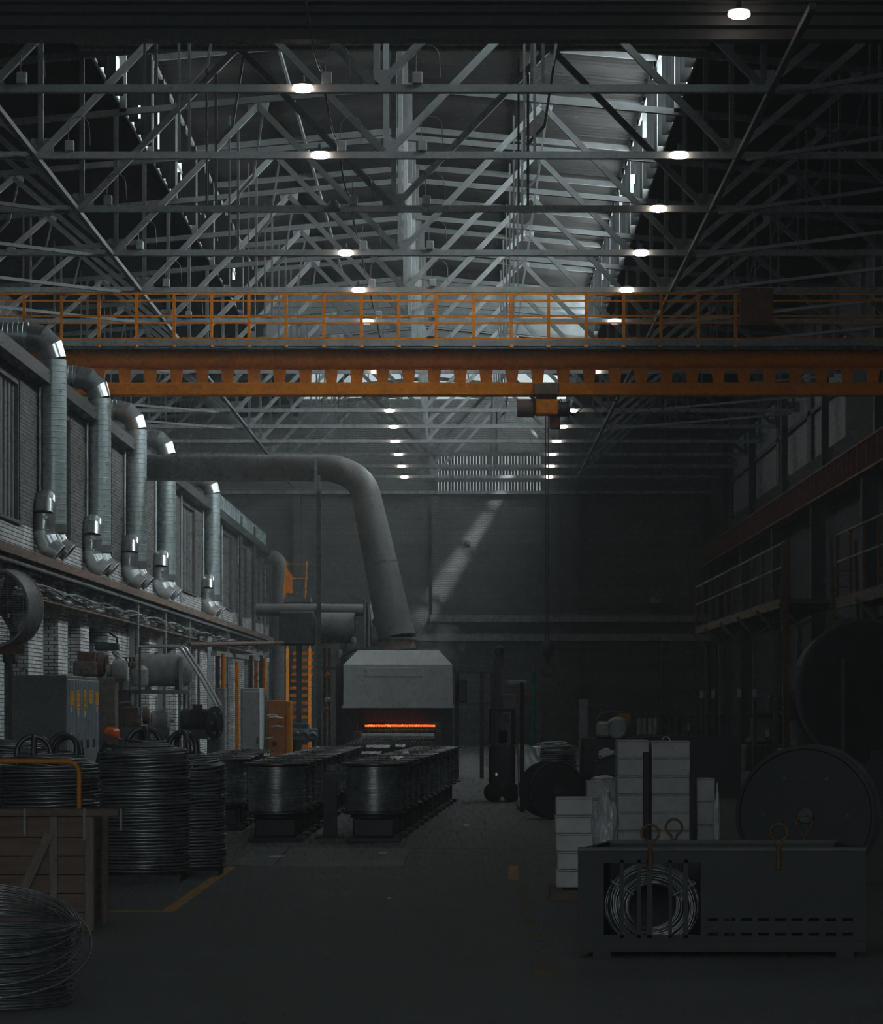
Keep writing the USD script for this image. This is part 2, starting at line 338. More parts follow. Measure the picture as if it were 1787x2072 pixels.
for i in range(8): obj('pane', MB().box(LX0 + .3 + 1.45 * i, LX0 + 1.7 + 1.45 * i, 139.86, 139.95, EYE + 13.4, EYE + 14.6), 'pane_gable', g2)
n = 33
for i in range(n + 1):
    x = xa + (xb - xa) * i / n
    sl.box(x - .048, x + .048, 139.74, 139.86, EYE + 9.3, pz(915, 139.8))
obj('frame', fr, 'steel_dark', w); obj('slat', sl, 'black_iron', w, kind='stuff')

# right wall with columns and dim high windows
rw = MB()
for a, b in ((Y0, 90), (130, Y1)): rw.box(10.7, 11.0, a, b, 0, roof_z(XR) + .3)
rw.box(10.7, 11.0, 90, 130, 0, EYE + 7.6).box(10.7, 11.0, 90, 130, EYE + 10.6, roof_z(XR) + .3)
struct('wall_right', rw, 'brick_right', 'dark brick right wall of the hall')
for i in range(4):
    a = 90 + 10 * i; wi[0] += 1
    w = thing(f'window_{wi[0]}', f'dim high window in the right wall, {ORD[i]} from the camera', 'window', (10.85, a, EYE + 7.6), kind='structure')
    f_ = MB().box(10.72, 10.8, a, a + .5, EYE + 7.6, EYE + 10.6).box(10.72, 10.8, a + 9.5, a + 10, EYE + 7.6, EYE + 10.6).box(10.72, 10.8, a, a + 10, EYE + 9.05, EYE + 9.2)
    obj('frame', f_, 'steel_dark', w)
    for j in range(3): obj('pane', MB().box(10.84, 10.9, a + 3.33 * j, a + 3.34 + 3.33 * j, EYE + 7.6, EYE + 10.6), 'u_glass', w)
cols = MB()
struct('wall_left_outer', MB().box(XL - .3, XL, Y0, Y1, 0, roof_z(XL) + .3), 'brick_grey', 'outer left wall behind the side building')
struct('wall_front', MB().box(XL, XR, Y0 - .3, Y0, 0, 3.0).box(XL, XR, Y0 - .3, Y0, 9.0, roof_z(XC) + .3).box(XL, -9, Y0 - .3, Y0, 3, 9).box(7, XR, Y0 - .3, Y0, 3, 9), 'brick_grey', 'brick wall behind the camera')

wf = thing('window_fill', 'added fill light shaped as a large glazed end window behind the camera', 'window', (-1, Y0, 3), kind='structure')  # unseen window, added as front fill light
for i in range(8):
    for j in range(3): obj('pane', MB().box(-8.95 + 2 * i, -7.05 + 2 * i, Y0 - .2, Y0 - .15, 3.05 + 2 * j, 4.95 + 2 * j), 'pane_front_fill', wf)
for i in range(9): obj('mullion', MB().box(-9.06 + 2 * i, -8.94 + 2 * i, Y0 - .2, Y0 - .05, 3, 9), 'steel_dark', wf)
for j in range(4): obj('transom', MB().box(-9, 7, Y0 - .2, Y0 - .06, 2.95 + 2 * j, 3.05 + 2 * j), 'steel_dark', wf)
# crane columns on the right and their runway girder
for i, y in enumerate((46.0, 58.0, 70.0, 82.0, 94.0, 106.0, 118.0, 130.0)):
    c = thing('crane_column', f'dark steel crane column on the right wall, {ORD[i]} from the front', 'column', (10.35, y, 0), group='crane columns along the right wall')
    obj('shaft', MB().box(10.15, 10.55, y - .02, y + .02, 0, EYE + 5.9).box(10.13, 10.17, y - .15, y + .15, 0, EYE + 5.9).box(10.53, 10.57, y - .15, y + .15, 0, EYE + 5.9), 'black_iron', c)
    obj('upper_shaft', MB().box(10.45, 10.65, y - .12, y + .12, EYE + 5.9, roof_z(10.5)), 'black_iron', c)
    obj('base_plate', MB().box(10.0, 10.7, y - .25, y + .25, 0, .04), 'black_iron', c)
rg = thing('runway_girder', 'red-brown ribbed crane runway girder along the right wall', 'girder', (10.2, 40, EYE + 5.9))
obj('web', MB().box(10.18, 10.22, 20, 139.5, EYE + 5.9, EYE + 6.7), 'red_brown', rg)
obj('flange', MB().box(10.0, 10.4, 20, 139.5, EYE + 5.9, EYE + 5.95), 'red_brown', rg)
obj('flange', MB().box(10.0, 10.4, 20, 139.5, EYE + 6.66, EYE + 6.71), 'red_brown', rg)
obj('rail', MB().box(10.16, 10.24, 20, 139.5, EYE + 6.71, EYE + 6.8), 'steel_dark', rg)
y = 60.0
while y < 139:
    obj('stiffener', MB().box(10.0, 10.18, y - .02, y + .02, EYE + 5.95, EYE + 6.66), 'red_brown', rg); y += 1.0

# ------------------------------------------------------------------ roof trusses
T = thing('roof_truss', 'pale grey steel roof truss nearest the camera, just below the dark cross beams', 'truss', (XC, truss_y(0), CH), group='roof trusses')
def tp(x, h): return (x, 0.0, h)
def toph(x): return 3.5 - 0.09 * abs(x)
def tobj(name, mb, mat='steel_grey'): return obj(name, mb, mat, T, world=False)
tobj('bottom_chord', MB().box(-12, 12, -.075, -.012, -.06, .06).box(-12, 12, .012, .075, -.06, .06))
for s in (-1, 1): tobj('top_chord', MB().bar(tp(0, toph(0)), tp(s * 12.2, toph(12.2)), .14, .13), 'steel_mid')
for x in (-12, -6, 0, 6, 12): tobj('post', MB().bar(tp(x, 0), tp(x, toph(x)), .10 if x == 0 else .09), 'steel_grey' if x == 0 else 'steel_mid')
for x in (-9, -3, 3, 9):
    for s in (-1, 1): tobj('diagonal', MB().bar(tp(x + 3 * s, 0.02), tp(x, toph(x) - .12), .12, .105, up=(0, 1, 0)), 'steel_grey' if s < 0 else 'steel_mid')  # one slope in darker steel: its shade is put into the colour
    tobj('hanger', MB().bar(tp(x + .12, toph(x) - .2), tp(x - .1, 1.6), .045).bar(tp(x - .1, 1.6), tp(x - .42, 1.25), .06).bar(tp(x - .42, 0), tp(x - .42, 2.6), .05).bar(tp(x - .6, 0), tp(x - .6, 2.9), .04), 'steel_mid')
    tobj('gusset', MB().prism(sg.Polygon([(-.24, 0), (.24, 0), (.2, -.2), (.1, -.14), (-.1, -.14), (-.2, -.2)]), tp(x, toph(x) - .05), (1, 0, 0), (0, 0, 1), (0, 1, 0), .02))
for x in (-12, -6, 0, 6, 12):
    a, b = -.22, .22
    tobj('gusset', MB().prism(sg.Polygon([(a, -.06), (b, -.06), (b, .12), (.17, .3), (-.17, .3), (a, .12)]), tp(x, 0), (1, 0, 0), (0, 0, 1), (0, 1, 0), .02))
for n in range(1, 15):
    dup(T, (XC, truss_y(n), CH), f'pale grey steel roof truss, {ORD[n - 1]} behind the nearest one')

LF = thing('lantern_frame', 'steel portal frame carrying the roof lantern, nearest the camera', 'roof frame', (XC, truss_y(3), CH), group='frames inside the roof lanterns')
def lh(x): return 5.85 - 0.09 * abs(x)
for s in (-1, 1):
    obj('rafter', MB().bar(tp(0, lh(0)), tp(6 * s, lh(6)), .12, .14), 'steel_dark', LF, world=False)
    obj('post', MB().bar(tp(5.85 * s, toph(6)), tp(5.85 * s, lh(6)), .14), 'steel_mid', LF, world=False)
obj('post', MB().bar(tp(0, toph(0)), tp(0, lh(0)), .12), 'steel_mid', LF, world=False)
for i, n in enumerate((4, 5, 6, 7, 8, 9, 10, 13, 14)):
    dup(LF, (XC, truss_y(n), CH), f'steel portal frame in the roof lantern, {ORD[i]} behind the nearest one')
for i, x in enumerate((-6, -3, 3, 6)):
    p = MB()
    for a, b in LANT[2:]: p.bar((XC + x * .97, a, CH + lh(x) + .0), (XC + x * .97, b, CH + lh(x) + .0), .06, .11)
    obj('purlin', p, 'steel_dark', label=f'long purlin under the lantern roof, {ORD[i]} from the left', cat='beam', group='purlins under the lantern roofs')

for x, nm in ((-7.45, 'left'), (4.75, 'right')):
    obj('tie_bar', MB().bar((x, 43.8, CH - .02), (x, 139.8, CH - .02), .09, .09), 'steel_mid', label=f'long tie bar joining the trusses on the {nm}', cat='beam')
for n in range(0, 11):
    for s, nm in ((1, 'right'), (-1, 'left')):
        a = (XC + 6.25 * s, truss_y(n) - .2, CH - .1); b = (XC + 11.9 * s, truss_y(n - 1) + .1, CH - .1)
        obj('wind_brace', MB().bar(a, b, .07, .07), 'steel_mid', label=f'slanting roof brace on the {nm}, {ORD[n]} from the front', cat='beam', group='slanting braces between the trusses')

# lamps on the bottom chords
LP = thing('high_bay_lamp', 'lit round hanging lamp at the top right corner of the picture', 'lamp', (3.92, 45.85, pz(29, 45.85)), group='lit lamps under the trusses')
obj('housing', MB().lathe([(0.0, .2), (.03, .2), (.04, .1), (.12, .075), (.155, .05), (.0, .05)], n=20), 'black_iron', LP, world=False, smooth=40)
obj('diffuser', MB().lathe([(0.0, .052), (.12, .05), (.155, .03), (.165, .0), (.155, -.03), (.11, -.055), (0, -.065)], n=24), 'lamp_white', LP, world=False, smooth=True)
for n in (1, 2, 3, 4, 5, 7, 8, 9, 10, 11, 12, 13, 14):
    dup(LP, (3.72 - max(0, min(.4, .12 * (n - 7))) + max(0, .1 * (n - 12)), truss_y(n) - .15, CH - .02), f'lit round lamp in the right row, {ORD[n]} behind the one in the top right corner')
for n in (0, 1, 3, 4, 5, 7, 8, 9, 10, 11, 12, 13, 14):
    dup(LP, (-2.5 + (.08 if n in (4, 5, 9, 10) else 0), truss_y(n) - .15, CH - .02), f'lit round lamp in the left row, under the {ORD[n]} truss behind the foremost one')
u = thing('dead_lamp', 'unlit dark round lamp in the left row below the third truss', 'lamp', (-2.52, truss_y(2) - .15, CH))
obj('housing', MB().lathe([(0, .17), (.07, .16), (.13, .08), (.15, 0), (.15, -.02)], (-2.52, truss_y(2) - .15, CH - .02), n=24), 'steel_dark', u, smooth=40)
obj('diffuser', MB().lathe([(.14, -.02), (.1, -.06), (0, -.07)], (-2.52, truss_y(2) - .15, CH - .02), n=24), 'u_glass', u, smooth=40)

JB = thing('junction_box', 'grey cable box on a truss chord, left of the middle, nearest the camera', 'junction box', (-2.13, truss_y(0) - .1, CH + .06), group='cable boxes on the truss chords')
obj('box', MB().cbox(-.08, .08, -.06, .06, 0, .18, .012), 'steel_grey', JB, world=False)
obj('cable_loop', MB().tube([(-.02, 0, .18)] + list(arc((.16, 0, .42), .18, 180, 0, (1, 0, 0), (0, 0, 1), 10)) + [(.36, 0, .1)], .008, 6), 'steel_mid', JB, world=False)
for n in range(1, 7): dup(JB, (-2.13, truss_y(n) - .1, CH + .06), f'grey cable box on a truss chord, left of the middle, {ORD[n]} from the front')
for n in range(0, 7): dup(JB, (-.73, truss_y(n) - .1, CH + .06), f'grey cable box right of the truss centre post, {ORD[n]} from the front')
for n in range(0, 6): dup(JB, (-6.85, truss_y(n) - .1, CH + .06), f'grey cable box near the left end node of the truss, {ORD[n]} from the front')
pc = []
for n in range(-1, 7):
    for t in np.linspace(0, 1, 9)[:-1]: pc.append((-2.2, truss_y(n) + 6 * t, CH + .25 - .9 * t * (1 - t)))
obj('power_cable', MB().tube(pc, .018, 6), 'black_iron', label='dark power cable sagging from truss to truss, left of the middle', cat='cable')

for i, (ya, yb) in enumerate(((-8, 9), (16, 30), (37, 57), (64, 85))):
    obj('cross_beam', MB().box(XL + .1, 10.6, 46 + .2 * i, 46.3 + .2 * i, pz(yb, 46.2 + .2 * i), pz(ya, 46.2 + .2 * i)), 'black_iron', label=f'dark steel cross beam at the top edge of the picture, {ORD[i]} from the top', cat='beam', group='dark beams across the roof at the top edge')
# ------------------------------------------------------------------ side building along the left (windowed upper floor, ledge, openings below)
AX = -8.5                                            # its face
Z_SILL, Z_HEAD, Z_COR0, Z_COR1, Z_LEDGE = EYE + 3.5, EYE + 6.25, EYE + 6.4, EYE + 6.68, EYE + 2.85
LOW = [(46.0, 49.5), (52.5, 56.0), (60.0, 62.6), (64.8, 67.2), (68.8, 71.1), (72.7, 76.5), (82.0, 86.6), (90.3, 94.7), (98.0, 101.5), (106, 109), (114, 118), (124, 128)]
wl = MB()
a = 40.0
for o0, o1 in LOW + [(139.7, 139.7)]:                # lower floor: piers, lintels
    wl.box(AX - .5, AX, a, o0, 0, EYE + 2.1); a = o1
wl.box(AX - .5, AX, 40, 139.7, EYE + 2.1, Z_SILL)
wu = MB()
y = 40.5; UP = []
while y < 139:
    UP.append((y, min(y + 4.9, 139))); y += 8.0
a = 40.0
for o0, o1 in UP:
    wu.box(AX - .35, AX, a, o0, Z_SILL, Z_HEAD); a = o1
wu.box(AX - .35, AX, a, 139.7, Z_SILL, Z_HEAD).box(AX - .35, AX, 40, 139.7, Z_HEAD, Z_COR0)
struct('wall_left_upper', wu, 'brick_dark', 'dark brick piers between the windows of the side building')
struct('wall_left', wl, 'brick_white', 'whitewashed brick wall of the side building on the left')
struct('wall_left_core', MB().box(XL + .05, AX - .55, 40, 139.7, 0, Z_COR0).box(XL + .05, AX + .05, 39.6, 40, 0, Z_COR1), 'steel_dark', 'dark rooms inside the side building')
rf = MB().box(XL + .05, AX + .28, 39.6, 139.7, Z_COR0, Z_COR1)
struct('trim_2', rf, 'black_iron', 'dark overhanging roof edge of the side building')
fs = MB()
for i in range(60):
    y = 108 + .45 * i
    fs.box(AX + .05, AX + .12 + .05 * (i % 2), y, y + .45, Z_COR1, EYE + 7.25)
struct('trim_3', fs, 'galvanised', 'ribbed sheet-metal fascia at the far end of the roof edge')
for i, (o0, o1) in enumerate(UP):
    if o1 < 54: continue
    wi[0] += 1
    w = thing(f'window_{wi[0]}', f'tall channel-glass window of the side building, {ORD[i - 1]} along the wall', 'window', (AX - .14, o0, Z_SILL), kind='structure')
    n = 18; st = (o1 - o0) / n
    pn = MB()
    for k in range(n):
        pn.box(AX - .2, AX - .14 + (.04 if k % 2 else 0), o0 + k * st + .01, o0 + (k + 1) * st - .01, Z_SILL, Z_HEAD)
    obj('pane', pn, 'u_glass', w)
    obj('frame', MB().box(AX - .2, AX - .02, o0, o0 + .08, Z_SILL, Z_HEAD).box(AX - .2, AX - .02, o1 - .08, o1, Z_SILL, Z_HEAD).box(AX - .2, AX - .02, o0, o1, Z_HEAD - .1, Z_HEAD).box(AX - .2, AX + .06, o0, o1, Z_SILL - .03, Z_SILL + .03), 'steel_dark', w)
    wl2 = None
for i, (o0, o1) in enumerate(LOW):
    if o1 < 50: continue
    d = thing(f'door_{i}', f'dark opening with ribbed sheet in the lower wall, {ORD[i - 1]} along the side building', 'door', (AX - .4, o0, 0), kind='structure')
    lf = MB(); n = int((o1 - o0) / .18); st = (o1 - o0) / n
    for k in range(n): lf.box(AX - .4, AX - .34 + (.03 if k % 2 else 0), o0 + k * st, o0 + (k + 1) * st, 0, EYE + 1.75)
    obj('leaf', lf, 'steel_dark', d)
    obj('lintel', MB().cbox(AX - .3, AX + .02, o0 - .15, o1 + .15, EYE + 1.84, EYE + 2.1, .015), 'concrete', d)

def edge_y(k): return 55.9 + 8 * k
for k in range(0, 11):  # shiny tubes added for the lit brick edges of the piers
    obj('lit_edge_tube', MB().tube([(AX + .05, edge_y(k), Z_SILL - .4), (AX + .05, edge_y(k), Z_HEAD + .1)], .03, 8), 'galvanised', label=f'thin upright tube added as a lit brick edge on a pier of the side building, {ORD[k]} from the front', cat='lit_edge_tube', group='tubes added as lit edges on the brick piers')
lg = thing('wall_ledge', 'rusty steel channel ledge running along the side building under the windows', 'ledge', (AX + .2, 40, Z_LEDGE))
obj('channel', MB().box(AX + .01, AX + .42, 40, 139, Z_LEDGE, Z_LEDGE + .02).box(AX + .4, AX + .43, 40, 139, Z_LEDGE - .12, Z_LEDGE + .05), 'rust', lg)
obj('pipe', MB().tube([(AX + .3, 40, Z_LEDGE - .2), (AX + .3, 139, Z_LEDGE - .2)], .05, 8), 'steel_grey', lg)
obj('pipe', MB().tube([(AX + .16, 40, Z_LEDGE - .27), (AX + .16, 139, Z_LEDGE - .27)], .035, 8), 'steel_dark', lg)
for k in range(24):
    y = 50 + 3.7 * k
    obj('bracket', MB().prism(sg.Polygon([(0, 0), (.4, 0), (.4, -.06), (.06, -.6), (0, -.6)]), (AX + .005, y, Z_LEDGE), (1, 0, 0), (0, 0, 1), (0, 1, 0), .05), 'steel_dark', lg)
ct = thing('cable_tray', 'sagging tray of grey and black cables on the brick wall below the ledge', 'cable tray', (AX + .1, 50, EYE + 2.1))
obj('shelf', MB().box(AX + .01, AX + .3, 58, 125, EYE + 2.06, EYE + 2.09), 'rust', ct)
for k in range(7):
    pts = [(AX + .06 + .035 * k + .03 * math.sin(y * .9 + k * 2), y, EYE + 2.16 + .09 * abs(math.sin(y * .55 + k * 1.3)) + .02 * k) for y in np.arange(58, 125, .6)]
    obj('cable', MB().tube(pts, .022, 6), ('galvanised', 'black_iron', 'steel_grey')[k % 3], ct)
for k, y in enumerate((80.9, 88.4, 96.3, 112.0)):
    obj('wall_post', MB().box(AX + .05, AX + .2, y, y + .2, 0, Z_LEDGE - .05).box(AX + .25, AX + .29, y, y + .2, 0, Z_LEDGE - .05).box(AX + .1, AX + .26, y + .08, y + .12, 0, Z_LEDGE - .05), 'steel_grey', label=f'grey steel post against the brick wall under the ledge, {ORD[k]} from the front', cat='post', group='posts against the side building')

# ------------------------------------------------------------------ ventilation ducts
DR = 0.255
def spiral(mb, x, y, z0, z1, r):
    """Spiral-wound duct: a cylinder with a raised lock seam every 12 cm."""
    prof = [(0, z0)]; z = z0
    while z < z1 - .12:
        prof += [(r, z), (r, z + .10), (r + .008, z + .105), (r + .008, z + .117)]; z += .12
    prof += [(r, z), (r, z1), (0, z1)]
    mb.lathe(prof, (x, y, 0), (0, 0, 1), 40)
def segs(mb, pts, r, n=32):
    """Segmented elbow pieces: each one a straight mitred length."""
    pts = np.asarray(pts, float); m = len(pts)
    T = [pts[1] - pts[0]] + [(pts[i] - pts[i - 1]) / np.linalg.norm(pts[i] - pts[i - 1]) + (pts[i + 1] - pts[i]) / np.linalg.norm(pts[i + 1] - pts[i]) for i in range(1, m - 1)] + [pts[-1] - pts[-2]]
    T = [t / np.linalg.norm(t) for t in T]
    side = np.cross(pts[1] - pts[0], pts[-1] - pts[-2]); side = side / np.linalg.norm(side)
    a = np.linspace(0, 2 * np.pi, n, endpoint=False)
    parts = []
    for i in range(m - 1):
        d = pts[i + 1] - pts[i]; d /= np.linalg.norm(d); u = np.cross(side, d)
        ring = r * (np.cos(a)[:, None] * side + np.sin(a)[:, None] * u)
        V = []
        for p, t in ((pts[i], T[i]), (pts[i + 1], T[i + 1])):
            k = -(ring @ t) / (d @ t)
            V.append(p + ring + k[:, None] * d)
        j = np.arange(n); j2 = (j + 1) % n
        parts.append((np.vstack(V), np.stack([j, j2, n + j2, n + j], 1)))
    return parts
def vent(loc, label, bottom):
    """Origin: the upright pipe's axis at ledge height; bottom: lower end of the upright."""
    t = thing('ventilation_duct', label, 'duct', loc, group='silver spiral ducts down the side building')
    top = 4.35                                       # the upright's upper end above the ledge (H 2.85)
    o = lambda nm, mb, mt, sm=40: obj(nm, mb, mt, t, world=False, smooth=sm)
    mb = MB(); spiral(mb, 0, 0, .72, top - .28, DR); o('upright_pipe', mb, 'galvanised')
    # top elbow to the left, then the stub over the roof
    R = .5; c = np.array([-R, 0, top - .28])
    pts = [c + R * np.array([math.cos(q), 0, math.sin(q)]) for q in np.radians((0, 30, 60, 90))]
    for i, (V, Fc) in enumerate(segs(MB(), pts, DR + .004)):
        o('elbow_segment', MB().add(V, Fc), 'galvanised_bright')
    st = MB(); st.lathe([(0, 0)] + [q for k in range(9) for q in ((DR, .1 * k), (DR, .1 * k + .085), (DR + .007, .1 * k + .09), (DR + .007, .1 * k + .099))] + [(DR, .92), (0, .92)], (-R, 0, top - .28 + R), (-1, 0, 0), 36)
    o('roof_stub', st, 'galvanised')
    dn = np.array([math.sin(math.radians(52)), 0, -math.cos(math.radians(52))])
    def nozzle(p, r, nm):
        p = np.asarray(p, float)
        pts = [p + (0, 0, .16), p, p + (.09, 0, -.2), p + (.09, 0, -.2) + dn * .26]
        for i, (V, Fc) in enumerate(segs(MB(), pts, r)):
            o('nozzle_segment' if i < 2 else 'nozzle_mouth', MB().add(V, Fc), 'galvanised' if i < 1 else 'galvanised_bright')
        q = pts[-1]
        rim = MB(); rim.lathe([(r - .01, -.02), (r + .012, -.02), (r + .012, 0), (r - .01, 0)], q, dn, 32); o('nozzle_rim', rim, 'galvanised')
        o('mouth_cap', MB().lathe([(0, -.03), (r - .005, -.03), (r - .005, -.02), (0, -.02)], q, dn, 24), 'black_iron')
    o('collar', MB().lathe([(DR, .62), (DR + .012, .62), (DR + .012, .78), (DR, .78)], n=36), 'galvanised_bright')
    nozzle((.02, 0, .57), .2, 'back')
    # branch in front: a rounded shoulder out of the upright, a short barrel, its own nozzle
    fy = -.62
    sh = [np.array([-.11, -.1, 1.24])] + [np.array([-.11, fy + .3, .94]) + .3 * np.array([0, -math.sin(q), math.cos(q)]) for q in np.radians((15, 45, 90))]
    for V, Fc in segs(MB(), sh, .22): o('shoulder_segment', MB().add(V, Fc), 'galvanised_bright')
    o('barrel', MB().lathe([(.225, .62), (.225, .64), (.22, .65), (.22, .82), (.228, .83), (.228, .88), (.22, .89), (.22, .96)], (-.11, fy, 0), n=36), 'galvanised_bright')
    nozzle((-.11, fy, .52), .215, 'front')
    return t
DY = [64.1, 72.2, 80.3, 88.4, 104.5]
vp = vent((-8.2, DY[0], Z_LEDGE), 'largest silver spiral duct at the left edge, elbow on top and two nozzles below', 0)
for i, y in enumerate(DY[1:]):
    dup(vp, (-8.2, y, Z_LEDGE), f'silver spiral duct with elbow and two nozzles, {ORD[i + 1]} from the left' if i < 3 else 'short far silver spiral duct passing behind the big grey pipe')

EY = 136.0
X_ = px(566, EY); er_ = .30; zt = pz(1146, EY)
dd = thing('exhaust_duct', 'dull grey exhaust duct with round elbow at the far end of the side building', 'duct', (X_, EY, 0))
obj('riser', MB().tube([(X_, EY, .35), (X_, EY, zt)], er_, 20), 'pipe_grey', dd, smooth=40)
for V, Fc in segs(MB(), [np.array([X_, EY, zt - .1])] + list(arc((X_ - .4, EY, zt), .4, 15, 90, (1, 0, 0), (0, 0, 1), 5)), er_ + .005): obj('elbow_segment', MB().add(V, Fc), 'pipe_grey', dd, smooth=40)
obj('branch', MB().tube([(X_ - .4, EY, zt + .4), (AX + .02, EY, zt + .4)], er_, 20), 'pipe_grey', dd, smooth=40)
for q in (1230, 1330): obj('flange', MB().lathe([(er_, 0), (er_ + .04, 0), (er_ + .04, .06), (er_, .06)], (X_, EY, pz(q, EY)), n=20), 'pipe_grey', dd)
obj('foot', MB().box(X_ - .35, X_ + .35, EY - .35, EY + .35, 0, .36), 'steel_dark', dd)
for k, x in enumerate((487, 514)):
    Yk = 119.5 + 7.5 * k; X_ = px(x, Yk)
    obj('vent_pipe', MB().tube([(AX + .02, Yk, pz(1038 + 22 * k, Yk))] + list(arc((X_ - .12, Yk, pz(1050 + 22 * k, Yk)), .12, 90, 0, (1, 0, 0), (0, 0, 1), 6)) + [(X_, Yk, Z_LEDGE + .03)], .07, 10), 'steel_dark', smooth=40, label=('thin dark pipe with bent top by the far windows, left one of two', 'thin dark pipe with bent top by the far windows, right one of two')[k], cat='pipe')

# ------------------------------------------------------------------ overhead crane
KY = 73.2
cr = thing('overhead_crane', 'orange overhead bridge crane with railed walkway spanning the hall', 'crane', (0, KY, pz(800, KY)))
xl, xr = -11.5, 10.1
def KZ(y): return pz(y, KY)
web = sg.box(xl, KZ(776), xr, KZ(744))
holes = []
x0 = px(487.5, KY)
kk = -20
while x0 + kk * .588 < xr - .4:
    c = x0 + kk * .588; kk += 1
    if c < xl + .4: continue
    holes.append(sg.Polygon([(c - .175, KZ(774)), (c + .175, KZ(774)), (c + .14, KZ(748)), (c - .14, KZ(748))]))
import shapely
web = web.difference(shapely.union_all(holes))
obj('castellated_web', MB().prism(web, (0, KY + .02, 0), (1, 0, 0), (0, 0, 1), (0, -1, 0), .04), 'orange_paint', cr)
obj('bottom_girder', MB().cbox(xl, xr, KY - .15, KY + .25, KZ(801), KZ(775), .02), 'orange_paint', cr)
rb = [(KY + .35, KZ(745)), (KY - .05, KZ(745))] + [(KY - .02 - .2 * math.sin(q), KZ(728) - .19 * math.cos(q)) for q in np.radians(np.linspace(10, 170, 12))] + [(KY + .35, KZ(711))]
obj('top_girder', MB().prism(sg.Polygon([(y, z) for y, z in rb]), (xl, 0, 0), (0, 1, 0), (0, 0, 1), (1, 0, 0), xr - xl), 'orange_paint', cr, smooth=30)
obj('walkway', MB().box(xl, xr, KY - .55, KY + .3, KZ(709), KZ(706)).box(xl, xr, KY - .55, KY - .52, KZ(710), KZ(693)), 'steel_grey', cr)
for nm, y in (('toe_rail', 691), ('mid_rail', 645), ('top_rail', 600)):
    obj(nm, MB().bar((xl, KY - .5, KZ(y)), (xr, KY - .5, KZ(y)), .045, .05), 'orange_paint', cr)
    obj(nm, MB().bar((xl, KY + .3, KZ(y) - .06), (xr, KY + .3, KZ(y) - .06), .03, .04), 'orange_paint', cr)
for k in range(-14, 13):
    x = px(582, KY) + k * .848
    if xl < x < xr: obj('post', MB().bar((x, KY - .5, KZ(706)), (x, KY - .5, KZ(598)), .07, .05).lathe([(0, 0), (.08, 0), (.06, .06), (0, .06)], (x, KY - .5, KZ(708)), n=10), 'orange_paint', cr)
obj('control_panel', MB().cbox(px(1492, KY), px(1560, KY), KY - .62, KY - .53, KZ(660), KZ(590), .02), 'red_brown', cr)
for s, x in ((0, xl), (1, xr)):
    obj('end_carriage', MB().cbox(x - .2, x + .2, KY - 1.2, KY + 1.2, KZ(792), KZ(715), .03), 'orange_paint', cr)
ho = thing('chain_hoist', 'orange electric hoist with drum motor hanging under the bridge crane', 'hoist', at(1105, 840, KY))
def HX(x): return px(x, KY)
obj('trolley', MB().cbox(HX(1079), HX(1131), KY - .3, KY + .2, KZ(802), KZ(777), .03).box(HX(1085), HX(1127), KY - .1, KY + .1, KZ(815), KZ(800)), 'rust', ho)
obj('gear_case', MB().cbox(HX(1083), HX(1128), KY - .28, KY + .2, KZ(841), KZ(810), .03), 'orange_paint', ho)
obj('motor', MB().lathe([(0, 0), (.14, 0), (.2, .05), (.21, .08), (.21, .32), (.2, .42), (0, .42)], at(1084, 826, KY), (-1, 0, 0), 24), 'rust', ho, smooth=40)
obj('rope_drum', MB().lathe([(0, 0), (.2, 0), (.2, .06), (.17, .07), (.17, .22), (.2, .24), (.2, .28), (0, .28)], at(1128, 828, KY), (1, 0, 0), 24), 'black_iron', ho, smooth=40)
obj('rope_guide', MB().cbox(HX(1112), HX(1134), KY - .1, KY + .1, KZ(868), KZ(840), .03), 'red_brown', ho)
for x in (1104.5, 1109.5): obj('rope', MB().tube([at(x, 842, KY), at(x, 1296, KY)], .011, 6), 'black_iron', ho)
hk = at(1107, 1318, KY)
obj('hook_block', MB().lathe([(0, .28), (.05, .28), (.12, .2), (.13, .05), (.1, -.1), (.04, -.18), (0, -.18)], hk, n=18), 'black_iron', ho, smooth=40)
obj('hook', MB().tube([hk + (0, 0, -.18), hk + (0, 0, -.28)] + list(arc(hk + (0, 0, -.42), .12, 70, -180, (1, 0, 0), (0, 0, 1), 14)), .035, 8), 'black_iron', ho, smooth=40)
obj('pendant_cable', MB().tube([at(1133, 860, KY), at(1133.5, 1100, KY), at(1133, 1392, KY)], .009, 6), 'black_iron', ho)
obj('pendant_box', MB().cbox(HX(1130), HX(1136), KY - .04, KY + .04, KZ(1412), KZ(1390), .01), 'steel_dark', ho)
fest = []
for k in range(5):
    for t in np.linspace(0, 1, 8): fest.append((HX(1135) + .62 * (k + t), KY + .32, KZ(800) - .05 - 1.5 * t * (1 - t) * .9))
obj('festoon_cable', MB().tube(fest, .012, 6), 'black_iron', cr)
# ------------------------------------------------------------------ furnace, chimney, blower
mat('brown_iron', (0.24, 0.19, 0.165), 0.75, c2=(0.12, 0.095, 0.08), scale=5.0)
mat('machine_grey', (0.42, 0.415, 0.405), 0.6, c2=(0.27, 0.265, 0.255), scale=4.0)
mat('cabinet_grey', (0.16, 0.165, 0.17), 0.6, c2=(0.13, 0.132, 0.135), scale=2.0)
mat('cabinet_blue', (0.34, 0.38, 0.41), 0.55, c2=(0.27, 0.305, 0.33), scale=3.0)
mat('sign_orange', (0.85, 0.38, 0.03), 0.5, c2=(0.75, 0.32, 0.02))
mat('sign_white', (0.7, 0.7, 0.7), 0.5, c2=(0.6, 0.6, 0.6))
mat('sign_black', (0.02, 0.02, 0.02), 0.6)
mat('cabinet_orange', (0.58, 0.20, 0.04), 0.5, c2=(0.44, 0.14, 0.03), scale=3.0)
